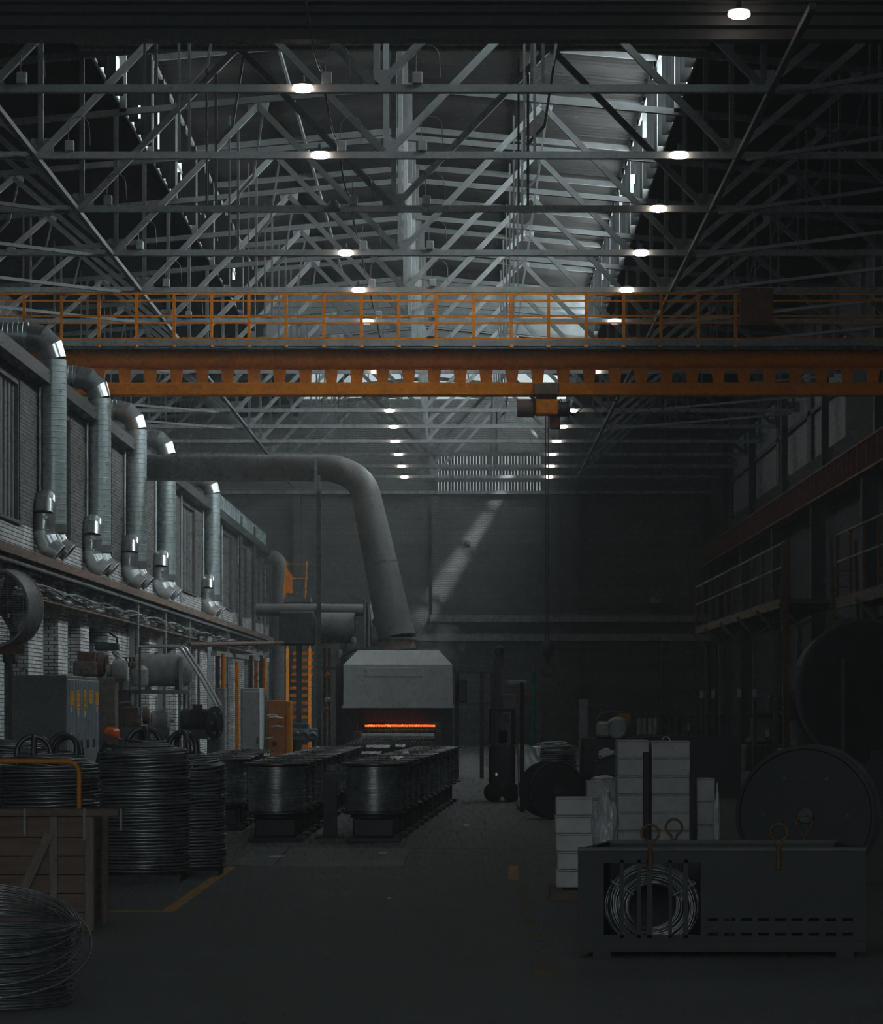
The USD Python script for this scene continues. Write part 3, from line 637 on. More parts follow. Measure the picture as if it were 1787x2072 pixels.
mat('yellow_paint', (0.72, 0.27, 0.012), 0.55, c2=(0.58, 0.2, 0.012), scale=3.0)
mat('chrome', (0.75, 0.76, 0.77), 0.3, 0.6, c2=(0.7, 0.7, 0.71))
mat('dull_yellow', (0.34, 0.16, 0.02), 0.6, c2=(0.25, 0.11, 0.015))
mat('teal_paint', (0.03, 0.20, 0.19), 0.6, c2=(0.02, 0.14, 0.14))
mat('green_grey', (0.16, 0.20, 0.20), 0.6, c2=(0.10, 0.13, 0.13), scale=4.0)
mat('bluish_machine', (0.12, 0.17, 0.19), 0.5, c2=(0.07, 0.10, 0.11), scale=6.0)
glow('hot_metal', (1.0, 0.13, 0.012), 1.1, base=(0.1, 0.05, 0.03))
glow('hot_metal_bright', (1.0, 0.17, 0.015), 1.7, base=(0.1, 0.05, 0.03))

FY = 75.0
fu = thing('furnace', 'grey hooded wire furnace with a glowing orange slot', 'furnace', (px(805, FY), FY, 0))
x0, x1 = px(695, FY), px(915, FY); zt, zm, zb = pz(1315, FY), pz(1345, FY), pz(1430, FY)
xa, xb = px(724, FY), px(888, FY)
hood = MB(); dp = 2.4
sec = lambda x0, x1, z, y0, y1: [(x0, y0, z), (x1, y0, z), (x1, y1, z), (x0, y1, z)]
V = sec(x0, x1, zb, FY, FY + dp) + sec(x0, x1, zm, FY, FY + dp) + sec(xa, xb, zt, FY + .3, FY + dp - .3)
hood.add(V, [(0, 1, 5, 4), (1, 2, 6, 5), (2, 3, 7, 6), (3, 0, 4, 7), (4, 5, 9, 8), (5, 6, 10, 9), (6, 7, 11, 10), (7, 4, 8, 11), (8, 9, 10, 11), (0, 3, 2, 1)])
obj('hood', hood, 'hood_grey', fu)
obj('hood_panel', MB().cbox(px(738, FY), px(855, FY), FY - .015, FY + .01, pz(1369, FY), pz(1351, FY), .008), 'hood_grey', fu)
obj('hood_rim', MB().box(x0 - .03, x1 + .03, FY - .03, FY + .02, zb - .03, zb + .03).box(x0 - .03, x0, FY, FY + dp, zb - .03, zb + .03).box(x1, x1 + .03, FY, FY + dp, zb - .03, zb + .03), 'hood_grey', fu)
for a, b in ((x0, px(722, FY)), (px(892, FY), x1)):
    obj('side_wall', MB().box(a, b, FY + .25, FY + dp, 0, zb), 'black_iron', fu)
obj('lintel_block', MB().box(px(722, FY), px(892, FY), FY + .5, FY + dp, pz(1461, FY), zb), 'black_iron', fu)
obj('hearth', MB().box(px(722, FY), px(892, FY), FY + .3, FY + dp, 0, pz(1478, FY)), 'black_iron', fu)
obj('hot_chamber', MB().box(px(736, FY), px(880, FY), FY + .9, FY + .95, pz(1471, FY), pz(1467, FY)), 'hot_metal', fu)
for i in range(26):
    x = px(745 + i * (866 - 745) / 25, FY)
    dz = .006 * math.sin(i * 1.9)
    obj('hot_wire', MB().tube([(x, FY + .92, pz(1468, FY) + dz), (x, FY + .35, pz(1469, FY) + dz)], .021, 6), ('hot_metal', 'hot_metal_bright')[1 if i in (0, 1, 2, 8, 9, 14, 20) else 0], fu)
for k, (yy, zz) in enumerate(((FY - .9, 1488), (FY - .5, 1493))):
    obj('roller', MB().tube([(px(735, FY), yy, pz(zz, yy)), (px(880, FY), yy, pz(zz, yy))], .05, 14), 'galvanised_bright', fu, smooth=40)
obj('roller_frame', MB().box(px(720, FY), px(732, FY), FY - 1.1, FY + .3, 0, pz(1480, FY)).box(px(882, FY), px(894, FY), FY - 1.1, FY + .3, 0, pz(1480, FY)).box(px(720, FY), px(894, FY), FY - 1.0, FY - .3, pz(1510, FY), pz(1500, FY)), 'steel_dark', fu)
obj('collar', MB().tube([at(806, 1315, FY + 1), at(804, 1293, FY + 1)], .42, 24).lathe([(.3, -.03), (.45, -.03), (.45, .03), (.3, .03)], at(804, 1292, FY + 1), n=24), 'brown_iron', fu, smooth=40)
for i in range(22):
    x = px(748 + i * (866 - 748) / 21, FY)
    e = px(690 + 8 * i, 56)
    obj('wire_strand', MB().tube([(x, FY - .1, pz(1469, FY)), (x, FY - .9, pz(1486, FY)), (e, 57.5, 1.02)], .006, 4), 'steel_dark', fu)

ch = thing('chimney_pipe', 'big grey flue pipe bending from the furnace top to the left wall', 'pipe', at(803, 1292, FY + 1))
p0, p1 = at(803, 1291, FY + 1), at(737, 985, FY + 1.6)
d = p1 - p0
pts = [p0, p0 + d * .48]; R = [.44, .395]
obj('lower_cone', MB().tube([p0, p0 + d * .25, p0 + d * .48], [.45, .42, .395], 36), 'pipe_grey', ch, smooth=50)
obj('seam_ring', MB().tube([p0 + d * .478, p0 + d * .486], .405, 36), 'pipe_grey', ch, smooth=50)
el = at(722, 948, FY + 2)
b0 = p0 + d * .48
path = [b0, b0 + d * .25, b0 + d * .46]
A_, B_, C_ = path[-1], p0 + d * 1.09, at(668, 947, FY + 2.2)
curve = [(1 - t) ** 2 * A_ + 2 * t * (1 - t) * B_ + t * t * C_ for t in np.linspace(0, 1, 14)]
end = at(292, 947, 82.2)
obj('upper_pipe', MB().tube(path[:-1] + curve + [C_ + (end - C_) * .5, end], [.395, .375] + list(np.linspace(.35, .325, 14)) + [.33, .335], 36), 'pipe_grey', ch, smooth=50)
for x_, Yq in ((640, 77.6), (480, 79.6)):
    obj('band', MB().tube([at(x_, 947.5, Yq), at(x_ - 2, 947.5, Yq)], .335, 36), 'pipe_grey', ch, smooth=50)
obj('wall_stub', MB().tube([end, (AX + .01, end[1] + .05, end[2])], .335, 36), 'pipe_grey', ch, smooth=50)

po = thing('pipe_support', 'tall thin steel post holding up the flue pipe', 'post', (px(645, 76), 76, 0))
obj('post', MB().box(px(641, 76), px(650, 76), 75.9, 76.0, 0, pz(995, 76)), 'steel_dark', po)
obj('head', MB().box(px(637, 76.3), px(643, 76.3), 76.0, 76.1, pz(998, 76), pz(930, 76)).box(px(644, 76.3), px(649, 76.3), 76.0, 76.1, pz(998, 76), pz(962, 76)), 'steel_grey', po)
obj('base_plate', MB().box(px(645, 76) - .2, px(645, 76) + .2, 75.75, 76.15, 0, .03), 'steel_dark', po)

bl = thing('blower_drum', 'large dark horizontal drum beside the flue pipe', 'drum', at(640, 1300, 78.5))
obj('shell', MB().lathe([(0, 0), (.36, 0), (.38, .03), (.38, .88), (.36, .92), (0, .92)], at(718, 1271, 78.5), (-1, 0, 0), 32), 'pipe_grey', bl, smooth=40)
obj('housing', MB().cbox(px(566, 78.5), px(637, 78.5), 78.1, 78.9, pz(1306, 78.5), pz(1238, 78.5), .04), 'steel_dark', bl)
obj('flange', MB().lathe([(0, 0), (.43, 0), (.43, .05), (0, .05)], at(636, 1271, 78.5), (-1, 0, 0), 32), 'steel_dark', bl)
obj('valve', MB().lathe([(0, 0), (.06, 0), (.06, .1), (.03, .14), (0, .14)], at(716, 1300, 78.0), n=12), 'steel_grey', bl)
obj('support', MB().box(px(600, 78.5), px(610, 78.5), 78.3, 78.7, 0, pz(1300, 78.5)).box(px(690, 78.5), px(700, 78.5), 78.3, 78.7, 0, pz(1300, 78.5)), 'steel_dark', bl)
fa = thing('fan_casing', 'pale upright fan casing plates between drum and flue pipe', 'fan', at(752, 1310, 78.3))
obj('plate', MB().cbox(px(736, 78.3), px(742, 78.3), 78.0, 79.0, pz(1312, 78.3), pz(1213, 78.3), .015), 'steel_grey', fa)
obj('plate', MB().cbox(px(745, 78.3), px(750, 78.3), 78.0, 79.0, pz(1312, 78.3), pz(1213, 78.3), .015), 'steel_grey', fa)
obj('scroll', MB().lathe([(0, 0), (.44, 0), (.44, .3), (0, .3)], at(752, 1270, 78.5), (1, 0, 0), 28), 'machine_grey', fa, smooth=40)
obj('hub', MB().lathe([(0, -.12), (.09, -.1), (.12, 0), (0, 0)], at(763, 1258, 78.0), (0, 1, 0), 16), 'steel_dark', fa)
obj('base', MB().box(px(730, 78.3), px(780, 78.3), 78.0, 79.0, 0, pz(1310, 78.3)), 'steel_dark', fa)
obj('air_pipe', MB().tube([at(518, 1234, 79.6), at(650, 1234, 79.6), at(757, 1235, 79.6)], .15, 20), 'pipe_grey', smooth=40, label='long grey air pipe running above the dark horizontal drum', cat='pipe')

# steam that drifts off the hood
M['steam'] = usdkit.material(stage, '/World/Looks/steam', {'g': ('geometry', {}), 'n': ('noise_texture', {'scale': 2.2, 'detail': 3}), 'm': ('map_range', {'from_min': 0.42, 'from_max': 0.7, 'to_min': 0.0, 'to_max': 0.9, 'clamp': True}), 'v': ('principled_volume', {'color': (0.97, 0.98, 1.0), 'anisotropy': 0.2})}, [('g.position', 'n.vector'), ('n.fac', 'm.value'), ('m.result', 'v.density')], volume='v.volume')
sm = trimesh.creation.icosphere(3, 1.0); sm.apply_scale((.62, .45, .5)); sm.apply_translation(at(892, 1300, FY + 1.6))
obj('steam', sm, 'steam', label='wisp of steam drifting off the right side of the furnace hood', cat='steam', kind='stuff')

# ------------------------------------------------------------------ machines along the left
def cabinet(label, x0, x1, y0, y1, z1, m, name='cabinet', cat='cabinet', side=1, z0=0.0, vents=2, handle='steel_dark'):
    """Doors on the front (towards the camera)."""
    t = thing(name, label, cat, ((x0 + x1) / 2, (y0 + y1) / 2, z0))
    obj('body', MB().cbox(x0, x1, y0, y1, z0 + .08, z1, .015), m, t)
    obj('plinth', MB().box(x0 + .03, x1 - .03, y0 + .03, y1 - .03, z0, z0 + .08), 'black_iron', t)
    dr = obj('door', MB().cbox(x0 + .03, x1 - .03, y0 - .02, y0 + .01, z0 + .14, z1 - .06, .008), m, t)
    obj('handle', MB().box(x1 - .09, x1 - .06, y0 - .06, y0 - .02, (z0 + z1) / 2 - .07, (z0 + z1) / 2 + .07), handle, dr)
    for k in range(vents): obj('vent', MB().box(x0 + .12, x1 - .12, y0 - .03, y0 - .015, z1 - .2 - .07 * k, z1 - .17 - .07 * k), m, dr)
    return t
def motor(label, c, ax, L, r, m, name='electric_motor', box=True, foot=None):
    """Finned motor along the axis from its drive end c."""
    ax = np.asarray(ax, float); c = np.asarray(c, float)
    t = thing(name, label, 'motor', (c[0], c[1], foot if foot is not None else c[2] - r * 1.1))
    prof = [(0, 0), (r * .55, 0), (r * .95, .08 * L), (r, .1 * L)]
    k = 12
    for i in range(k):
        h = L * (.12 + .6 * i / k)
        prof += [(r * .9, h), (r * .9, h + .03 * L), (r, h + .03 * L), (r, h + .05 * L)]
    prof += [(r * 1.02, .76 * L), (r * 1.02, .92 * L), (r * .8, L), (0, L)]
    obj('housing', MB().lathe(prof, c, ax, 24), m, t, smooth=30)
    obj('shaft', MB().lathe([(0, 0), (r * .16, 0), (r * .16, -.25 * L), (0, -.25 * L)], c, ax, 12), 'steel_grey', t)
    q = c + ax * L * .45
    if box: obj('terminal_box', MB().cbox(q[0] - r * .4, q[0] + r * .4, q[1] - r * .4, q[1] + r * .4, q[2] + r * .8, q[2] + r * 1.35, .01), m, t)
    obj('foot', MB().box(q[0] - max(r * .8, abs(ax[0]) * L * .35), q[0] + max(r * .8, abs(ax[0]) * L * .35), q[1] - max(r * .8, abs(ax[1]) * L * .35), q[1] + max(r * .8, abs(ax[1]) * L * .35), (foot if foot is not None else q[2] - r * 1.1), q[2] - r * .75), 'steel_dark', t)
    return t

# row of electrical cabinets: dark ends to the camera, lit doors to the right with orange warning plates
CBX0, CBX1 = px(28, 52), px(137, 52)
zc = pz(1366, 52)
labels = [(141, 1398, 1428, 2), (156, 1395, 1437, 1), (168, 1395, 1437, 1), (182, 1396, 1424, 3), (193, 1399, 1427, 2)]
for i in range(5):
    ya = 52 + .9 * i; yb = ya + .89
    t = thing('electrical_cabinet', ('grey electrical cabinet with its wide dark end to the camera, nearest in the row', 'second electrical cabinet in the row, tall orange plate on its lit door', 'third electrical cabinet in the row, tall orange plate on its lit door', 'fourth electrical cabinet in the row, short orange plate on its lit door', 'farthest electrical cabinet in the row, narrow orange plate on its door')[i], 'cabinet', ((CBX0 + CBX1) / 2, ya + .45, 0), group='row of grey electrical cabinets')
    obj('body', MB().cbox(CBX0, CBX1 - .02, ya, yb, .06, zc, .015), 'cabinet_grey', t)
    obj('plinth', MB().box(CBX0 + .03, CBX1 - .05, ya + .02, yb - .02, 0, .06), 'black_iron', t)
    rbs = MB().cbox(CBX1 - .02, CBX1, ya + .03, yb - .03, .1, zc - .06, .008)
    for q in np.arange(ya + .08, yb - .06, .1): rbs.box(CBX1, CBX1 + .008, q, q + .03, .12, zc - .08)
    ed = obj('door', rbs, 'cabinet_blue', t)  # paler than the body: light from the right put into the colour
    xq, ya_, yb_, kind = labels[i]
    ym = ya + .45
    pl = obj('warning_plate', MB().box(CBX1 + .008, CBX1 + .014, ym - .22, ym + .22, pz(yb_, ym), pz(ya_, ym)), 'sign_orange', t, label='orange warning plate')
    mk = MB(); zz = pz(ya_ + 5, ym)
    while zz > pz(yb_ - 4, ym):
        mk.box(CBX1 + .014, CBX1 + .016, ym - .15, ym + (.1 if int(zz * 100) % 3 else .0), zz - .012, zz); zz -= .085
    obj('print', mk, 'sign_black', pl)
    if i != 3: obj('notice', MB().box(CBX1 + .008, CBX1 + .012, ym - .07, ym + .09, pz(yb_ + 14, ym), pz(yb_ + 2, ym)), 'sign_white', t, label='white notice')
    obj('handle', MB().box(CBX1 + .008, CBX1 + .05, yb - .14, yb - .11, 1.0, 1.14), 'steel_dark', ed)
    if i == 0:
        for k in (0, 1): obj('lifting_eye', MB().tube(arc((CBX0 + .3 + .8 * k if k else CBX0 + .1, ya + .4, zc + .05), .06, 0, 360, (1, 0, 0), (0, 0, 1), 16)[:-1], .012, 6, closed=True), 'steel_dark', t)

# big round fan at the left edge
FNY = 45.0
fc = at(-14, 1230, FNY)
fn = thing('drum_fan', 'big round drum fan with wire grille at the left edge', 'fan', (fc[0], FNY, 0))
R_ = 77 / F * FNY
obj('drum', MB().lathe([(R_, 0), (R_ + .03, 0), (R_ + .03, .02), (R_ + .015, .03), (R_ + .015, .42), (R_ + .03, .43), (R_ + .03, .45), (R_, .45), (R_ - .02, .43), (R_ - .02, .02), (R_, 0)], fc, (0.35, .94, 0), 48), 'machine_grey', fn, smooth=40)
gr = MB(); ax = np.array([.35, .94, 0]); sx = np.array([.94, -.35, 0])
for q in np.linspace(-R_ * .97, R_ * .97, 34):
    hw = math.sqrt(max(R_ ** 2 - q * q, 0)); gr.bar(fc - sx * hw + (0, 0, q) - ax * .01, fc + sx * hw + (0, 0, q) - ax * .01, .008, .008)
for q in np.linspace(-R_ * .9, R_ * .9, 5):
    hw = math.sqrt(R_ ** 2 - q * q); gr.bar(fc + sx * q - (0, 0, hw) - ax * .01, fc + sx * q + (0, 0, hw) - ax * .01, .01, .01)
obj('grille', gr, 'steel_grey', fn)
for k in range(6):
    a = k * 60; u = np.cos(np.radians(a)) * sx + np.array([0, 0, 1]) * np.sin(np.radians(a)); v = np.cross(ax, u)
    bl_ = MB().prism(sg.Polygon([(.1, -.06), (R_ * .92, -.16), (R_ * .95, .05), (.1, .06)]), fc + ax * .2, u, v * .8 + ax * .5, np.cross(u, v * .8 + ax * .5), .012)
    obj('blade', bl_, 'steel_dark', fn)
obj('hub', MB().lathe([(0, .1), (.1, .12), (.12, .3), (0, .3)], fc, ax, 20), 'steel_dark', fn)
for s in (-.35, .22):
    obj('leg', MB().bar(fc + (s, .15, -R_ * .85), (fc[0] + s, FNY + .15, .03), .06), 'steel_dark', fn)
obj('base', MB().box(fc[0] - .55, fc[0] + .42, FNY - .2, FNY + .5, 0, .05), 'steel_dark', fn)
obj('yoke', MB().box(fc[0] - .5, fc[0] + .42, FNY + .08, FNY + .22, fc[2] - R_ - .12, fc[2] - R_ + .02), 'rust', fn)
st = thing('safety_post', 'steel stand with orange marking at the left edge beside the cabinets', 'stand', (px(18, 48), 48, 0))
obj('column', MB().bar((px(14, 48), 48, 0), (px(14, 48), 48, pz(1340, 48)), .07).bar((px(26, 48), 48, 0), (px(27, 48), 48, pz(1360, 48)), .03), 'brown_iron', st)
obj('orange_sleeve', MB().cbox(px(17, 48), px(26, 48), 47.93, 48.07, pz(1480, 48), pz(1437, 48), .015), 'sign_orange', st)
obj('head', MB().cbox(px(8, 48), px(34, 48), 47.85, 48.15, pz(1342, 48), pz(1322, 48), .02), 'steel_dark', st)

# gearbox with motor on its stand, tank, tables
MY = 59.0
gb = thing('gearbox', 'brown gearbox with boxy guard and round flanges on a tall stand', 'gearbox', (px(190, MY), MY, 0))
obj('guard', MB().cbox(px(160, MY), px(197, MY), MY - .3, MY + .3, pz(1338, MY), pz(1319, MY), .02), 'rust', gb)
obj('case', MB().cbox(px(152, MY), px(200, MY), MY - .35, MY + .35, pz(1369, MY), pz(1337, MY), .04), 'brown_iron', gb)
for x_, r_ in ((200, .24), (206, .21), (214, .16)):
    obj('flange', MB().lathe([(0, 0), (r_, 0), (r_, .05), (0, .05)], at(x_, 1345, MY), (1, 0, 0), 24), 'rust', gb)
obj('coupling', MB().lathe([(0, 0), (.12, 0), (.12, .1), (.19, .12), (.21, .2), (.2, .34), (.14, .38), (0, .38)], at(216, 1357, MY - .1), (1, 0, 0), 24), 'machine_grey', gb, smooth=40)
obj('stand', MB().cbox(px(200, MY), px(236, MY), MY - .3, MY + .3, 0, pz(1371, MY), .02).box(px(152, MY), px(200, MY), MY - .3, MY + .3, 0, pz(1369, MY)), 'brown_iron', gb)
obj('switch_box', MB().cbox(px(188, MY), px(236, MY), MY + .3, MY + .6, pz(1316, MY), pz(1300, MY), .03), 'steel_dark', gb)
hp = []
for i in range(70): 
    t_ = i / 69; hp.append(at(232 + 16 * t_, 1317 + 28 * t_, MY) + .06 * np.array([math.cos(i * 1.3), math.sin(i * 1.3), 0]))
obj('coiled_hose', MB().tube(hp, .014, 6), 'galvanised', gb)
obj('cable', MB().tube([at(220, 1280, MY + .5), at(236, 1290, MY + .4), at(238, 1304, MY + .4), at(234, 1312, MY + .4)], .02, 8), 'black_iron', gb)
vb = thing('valve_assembly', 'cluster of small valves and a round pot between gearbox and tank', 'valve', at(268, 1390, 60))
obj('pot', MB().lathe([(0, 0), (.14, 0), (.17, .05), (.17, .3), (.1, .38), (0, .38)], at(282, 1388, 60), n=20), 'machine_grey', vb, smooth=40)
obj('pipe', MB().tube([at(250, 1345, 60), at(268, 1345, 60), at(270, 1388, 60)], .04, 8), 'rust', vb)
for q in (255, 263, 271): obj('valve', MB().lathe([(0, 0), (.05, 0), (.05, .08), (.02, .1), (.02, .16), (.07, .17), (.07, .19), (0, .19)], at(q, 1350, 59.9), n=12), 'brown_iron', vb)
obj('mounting_block', MB().cbox(px(235, 60), px(263, 60), 59.7, 60.3, pz(1398, 60), pz(1377, 60), .015), 'concrete', vb)
obj('bracket', MB().box(px(246, 60), px(252, 60), 59.68, 59.72, pz(1408, 60), pz(1380, 60)).box(px(238, 60), px(262, 60), 59.8, 60.2, 0, pz(1398, 60)), 'steel_dark', vb)
tk = thing('pressure_tank', 'grey horizontal pressure tank on the machine table', 'tank', at(335, 1398, 60.5))
obj('shell', MB().lathe([(0, -.06), (.2, -.03), (.29, .06), (.31, .12), (.31, .98), (.29, 1.04), (.2, 1.12), (0, 1.15)], at(268, 1356, 60.8), (1, 0, 0), 32), 'machine_grey', tk, smooth=40)
for q in (300, 360): obj('saddle', MB().box(px(q - 4, 60.8), px(q + 4, 60.8), 60.55, 61.05, pz(1396, 60.8), pz(1370, 60.8)), 'steel_dark', tk)
obj('end_plate', MB().box(px(366, 60.8), px(372, 60.8), 60.4, 61.2, pz(1396, 60.8), pz(1330, 60.8)), 'machine_grey', tk)
obj('nozzle', MB().lathe([(0, 0), (.04, 0), (.04, .1), (.07, .1), (.07, .13), (0, .13)], at(320, 1334, 60.8), n=12), 'machine_grey', tk)
tb = thing('machine_table', 'long steel table frame under the pressure tank', 'table', (px(325, 60.5), 60.5, 0))
obj('tabletop', MB().box(px(262, 60.5), px(386, 60.5), 60.1, 61.3, pz(1404, 60.5), pz(1396.5, 60.5)), 'steel_grey', tb)
for q in (264, 364):
    for dy in (60.15, 61.2): obj('leg', MB().box(px(q, 60.5), px(q + 5, 60.5), dy, dy + .08, 0, pz(1404, 60.5)), 'steel_grey', tb)
hr = thing('handrail', 'shiny bent tube handrail sloping down beside the tank', 'handrail', at(440, 1500, 58.6))
c0 = [at(282, 1308, 58.6), at(340, 1308, 58.6), at(360, 1309, 58.6), at(368, 1313, 58.6), at(374, 1322, 58.6), at(405, 1370, 58.6), at(440, 1430, 58.6)]
obj('rail', MB().tube(c0, .026, 10), 'chrome', hr, smooth=True)
obj('rail', MB().tube([p + (0.035, .45, 0.02) for p in c0], .026, 10), 'chrome', hr, smooth=True)
obj('post', MB().bar(at(283, 1308, 58.6), np.array([px(283, 58.6), 58.6, 0]), .04).bar(at(438, 1427, 58.6), np.array([px(438, 58.6), 58.6, 0]), .04), 'steel_dark', hr)
motor('finned dark motor with round flange at the foot of the handrail', at(428, 1458, 57.5), (-1, 0, 0), .55, .215, 'black_iron', foot=pz(1495, 57.5))
fl = thing('flywheel', 'dark round flange wheel in front of the finned motor', 'wheel', at(432, 1505, 57.4))
obj('wheel', MB().lathe([(0, 0), (.3, 0), (.3, .04), (.12, .06), (.12, .14), (0, .14)], at(432, 1463, 57.3), (.9, -.43, 0), 28), 'black_iron', fl)
for k in range(6):
    a = k * math.pi / 3; obj('bolt', MB().lathe([(0, .06), (.025, .06), (.025, .09), (0, .09)], at(432, 1463, 57.3) + .2 * np.array([-.43 * math.cos(a), -.9 * math.cos(a), math.sin(a)]), (.9, -.43, 0), 8), 'steel_grey', fl)
obj('stand', MB().box(px(420, 57.4), px(446, 57.4), 57.3, 57.9, 0, pz(1496, 57.4)), 'steel_dark', fl)
motor('pale rounded motor on the lower shelf behind the coils', at(344, 1458, 58), (-1, 0, 0), .34, .17, 'machine_grey', foot=0.0)
pm = thing('pump', 'rusty brown pump block with bolted covers behind the orange helmet', 'pump', (px(275, 58.5), 58.5, 0))
obj('block', MB().cbox(px(253, 58.5), px(282, 58.5), 58.2, 58.8, pz(1470, 58.5), pz(1430, 58.5), .02), 'brown_iron', pm)
for k in range(6): obj('rib', MB().box(px(251, 58.5), px(284, 58.5), 58.15, 58.2, pz(1432 + 6 * k + 2, 58.5), pz(1432 + 6 * k, 58.5)), 'rust', pm)
obj('cover', MB().lathe([(0, 0), (.16, 0), (.16, .08), (.1, .12), (0, .12)], at(290, 1448, 58.4), (1, 0, 0), 20), 'rust', pm)
obj('pipe', MB().tube([at(240, 1424, 58.5), at(262, 1422, 58.5), at(268, 1430, 58.5)], .03, 8), 'rust', pm)
obj('pipe', MB().tube([at(291, 1445, 58.5), at(300, 1445, 58.5), at(302, 1480, 58.5)], .035, 8), 'brown_iron', pm)
obj('base', MB().box(px(248, 58.5), px(304, 58.5), 58.1, 59, 0, pz(1470, 58.5)), 'steel_dark', pm)

# cabinets further along
cabinet('narrow pale control cabinet just right of the finned motor', px(437, 61), px(455, 61), 61, 61.5, pz(1392, 61), 'machine_grey', vents=1)
c = cabinet('tall grey cabinet with pale edge, left of the orange cabinet', px(487, 63), px(529, 63), 63, 63.9, pz(1392, 63), 'hood_grey', vents=0)
obj('edge_strip', MB().box(px(524, 63), px(531, 63), 62.98, 63.02, .1, pz(1392, 63)), 'galvanised', c)
cabinet('slim pale sheet cabinet behind the tall grey one', px(531, 65), px(541, 65), 65, 65.4, pz(1403, 65), 'steel_grey', vents=0)
oc = thing('orange_cabinet', 'bright orange machine cabinet with bent levers on its front', 'cabinet', (px(562, 64), 64.4, 0))
obj('body', MB().cbox(px(541, 64), px(580, 64), 64, 64.9, .1, pz(1417, 64), .02), 'cabinet_orange', oc)
obj('side_edge', MB().cbox(px(579, 64), px(588, 64), 63.95, 64.9, .1, pz(1419, 64), .015), 'yellow_paint', oc)  # lighter colour puts the light from the right into this side
obj('plinth', MB().box(px(543, 64), px(586, 64), 64.05, 64.8, 0, .1), 'black_iron', oc)
for k, (xa_, ya_, xb_, yb_) in enumerate(((541, 1448, 562, 1448), (548, 1470, 573, 1470), (545, 1452, 572, 1453), (536, 1495, 552, 1493))):
    obj('lever', MB().tube([at(xa_, ya_, 63.9), at((xa_ + xb_) / 2, ya_ - 1.5, 63.85), at(xb_, yb_, 63.9)], .016, 6), 'sign_white', oc)
for xa_, ya_, xb_, yb_ in ((541, 1500, 572, 1455), (566, 1440, 541, 1460)):
    obj('hinge_seam', MB().bar(at(xa_, ya_, 63.99), at(xb_, yb_, 63.99), .012), 'brown_iron', oc)
obj('socket', MB().lathe([(0, 0), (.05, 0), (.05, -.05), (0, -.05)], at(556, 1505, 64), (0, 1, 0), 14), 'black_iron', oc)
bm = thing('bench_machine', 'bluish bench machine with round housings right of the orange cabinet', 'machine', (px(612, 66), 66, 0))
obj('bed', MB().cbox(px(588, 66), px(642, 66), 65.7, 66.3, pz(1500, 66), pz(1474, 66), .03), 'bluish_machine', bm)
for q, r_ in ((600, .12), (615, .15), (633, .1)): obj('round_housing', MB().lathe([(0, 0), (r_ * .6, -.05), (r_, 0), (r_, .2), (0, .2)], at(q, 1490, 65.55), (0, 1, 0), 20), 'bluish_machine', bm, smooth=40)
obj('top_box', MB().cbox(px(594, 66), px(625, 66), 65.8, 66.2, pz(1475, 66), pz(1463, 66), .02), 'bluish_machine', bm)
obj('legs', MB().box(px(590, 66), px(598, 66), 65.8, 66.2, 0, pz(1500, 66)).box(px(632, 66), px(640, 66), 65.8, 66.2, 0, pz(1500, 66)), 'steel_dark', bm)

# rack with orange pipes by the wall
rk = thing('pipe_rack', 'rusty steel rack beam with orange upright pipes in front of the brick wall', 'rack', (px(490, 76), 76, 0))
obj('beam', MB().bar(at(433, 1322, 70), at(540, 1336, 84), .14, .1), 'concrete', rk)
for q, Yq, ytop in ((452, 71, 1322), (480, 74.5, 1340), (518, 79, 1338), (536, 82, 1332)):
    obj('upright_pipe', MB().tube([(px(q, Yq), Yq, 0), (px(q, Yq), Yq, pz(ytop, Yq))], .045, 10), 'orange_paint', rk)
for q, Yq in ((440, 71), (507, 78), (528, 81)):
    obj('leg', MB().box(px(q, Yq) - .05, px(q, Yq) + .05, Yq, Yq + .1, 0, pz(1326, Yq)), 'steel_dark', rk)
obj('rusty_pipe', MB().tube([at(383, 1304, 68), at(470, 1303, 73), at(572, 1301, 78)], .05, 10), 'rust', label='long rusty horizontal pipe running to the dark drum', cat='pipe')
hg = thing('hanging_frame', 'pale steel door frame standing by the lower brick wall', 'frame', (px(418, 80), 80, 0))
obj('frame_post', MB().box(px(400, 80), px(404, 80), 79.9, 80.1, 0, pz(1284, 80)), 'steel_dark', hg)
obj('frame_post', MB().box(px(421, 80), px(429, 80), 79.9, 80.1, 0, pz(1284, 80)), 'galvanised', hg)
obj('header', MB().box(px(400, 80), px(429, 80), 79.9, 80.1, pz(1288, 80), pz(1283, 80)), 'steel_dark', hg)

# yellow stair tower behind the blower
SY = 98.0
sp = thing('access_platform', 'orange-yellow railed access platform above the long air pipe', 'platform', at(602, 1222, SY))
def S(x, y, d=0): return at(x, y, SY + d)
obj('deck', MB().box(px(575, SY), px(628, SY), SY, SY + 1.2, pz(1218, SY), pz(1208, SY)), 'steel_dark', sp)
for a_, b_ in (((574, 1212), (580, 1136)), ((618, 1212), (621, 1136))):
    obj('post', MB().bar(S(*a_), S(*b_), .05), 'yellow_paint', sp); obj('post', MB().bar(S(*a_, 1.15), S(*b_, 1.15), .05), 'yellow_paint', sp)
for y_ in (1141, 1170):
    obj('rail', MB().bar(S(579, y_), S(621, y_), .03).bar(S(579, y_, 1.15), S(621, y_, 1.15), .03).bar(S(579, y_), S(579, y_, 1.15), .03).bar(S(621, y_), S(621, y_, 1.15), .03), 'yellow_paint', sp)
obj('guard_plate', MB().prism(sg.Polygon([(px(581, SY), pz(1150, SY)), (px(592, SY), pz(1165, SY)), (px(592, SY), pz(1200, SY)), (px(577, SY), pz(1200, SY))]), (0, SY + .02, 0), (1, 0, 0), (0, 0, 1), (0, 1, 0), .02), 'orange_paint', sp)
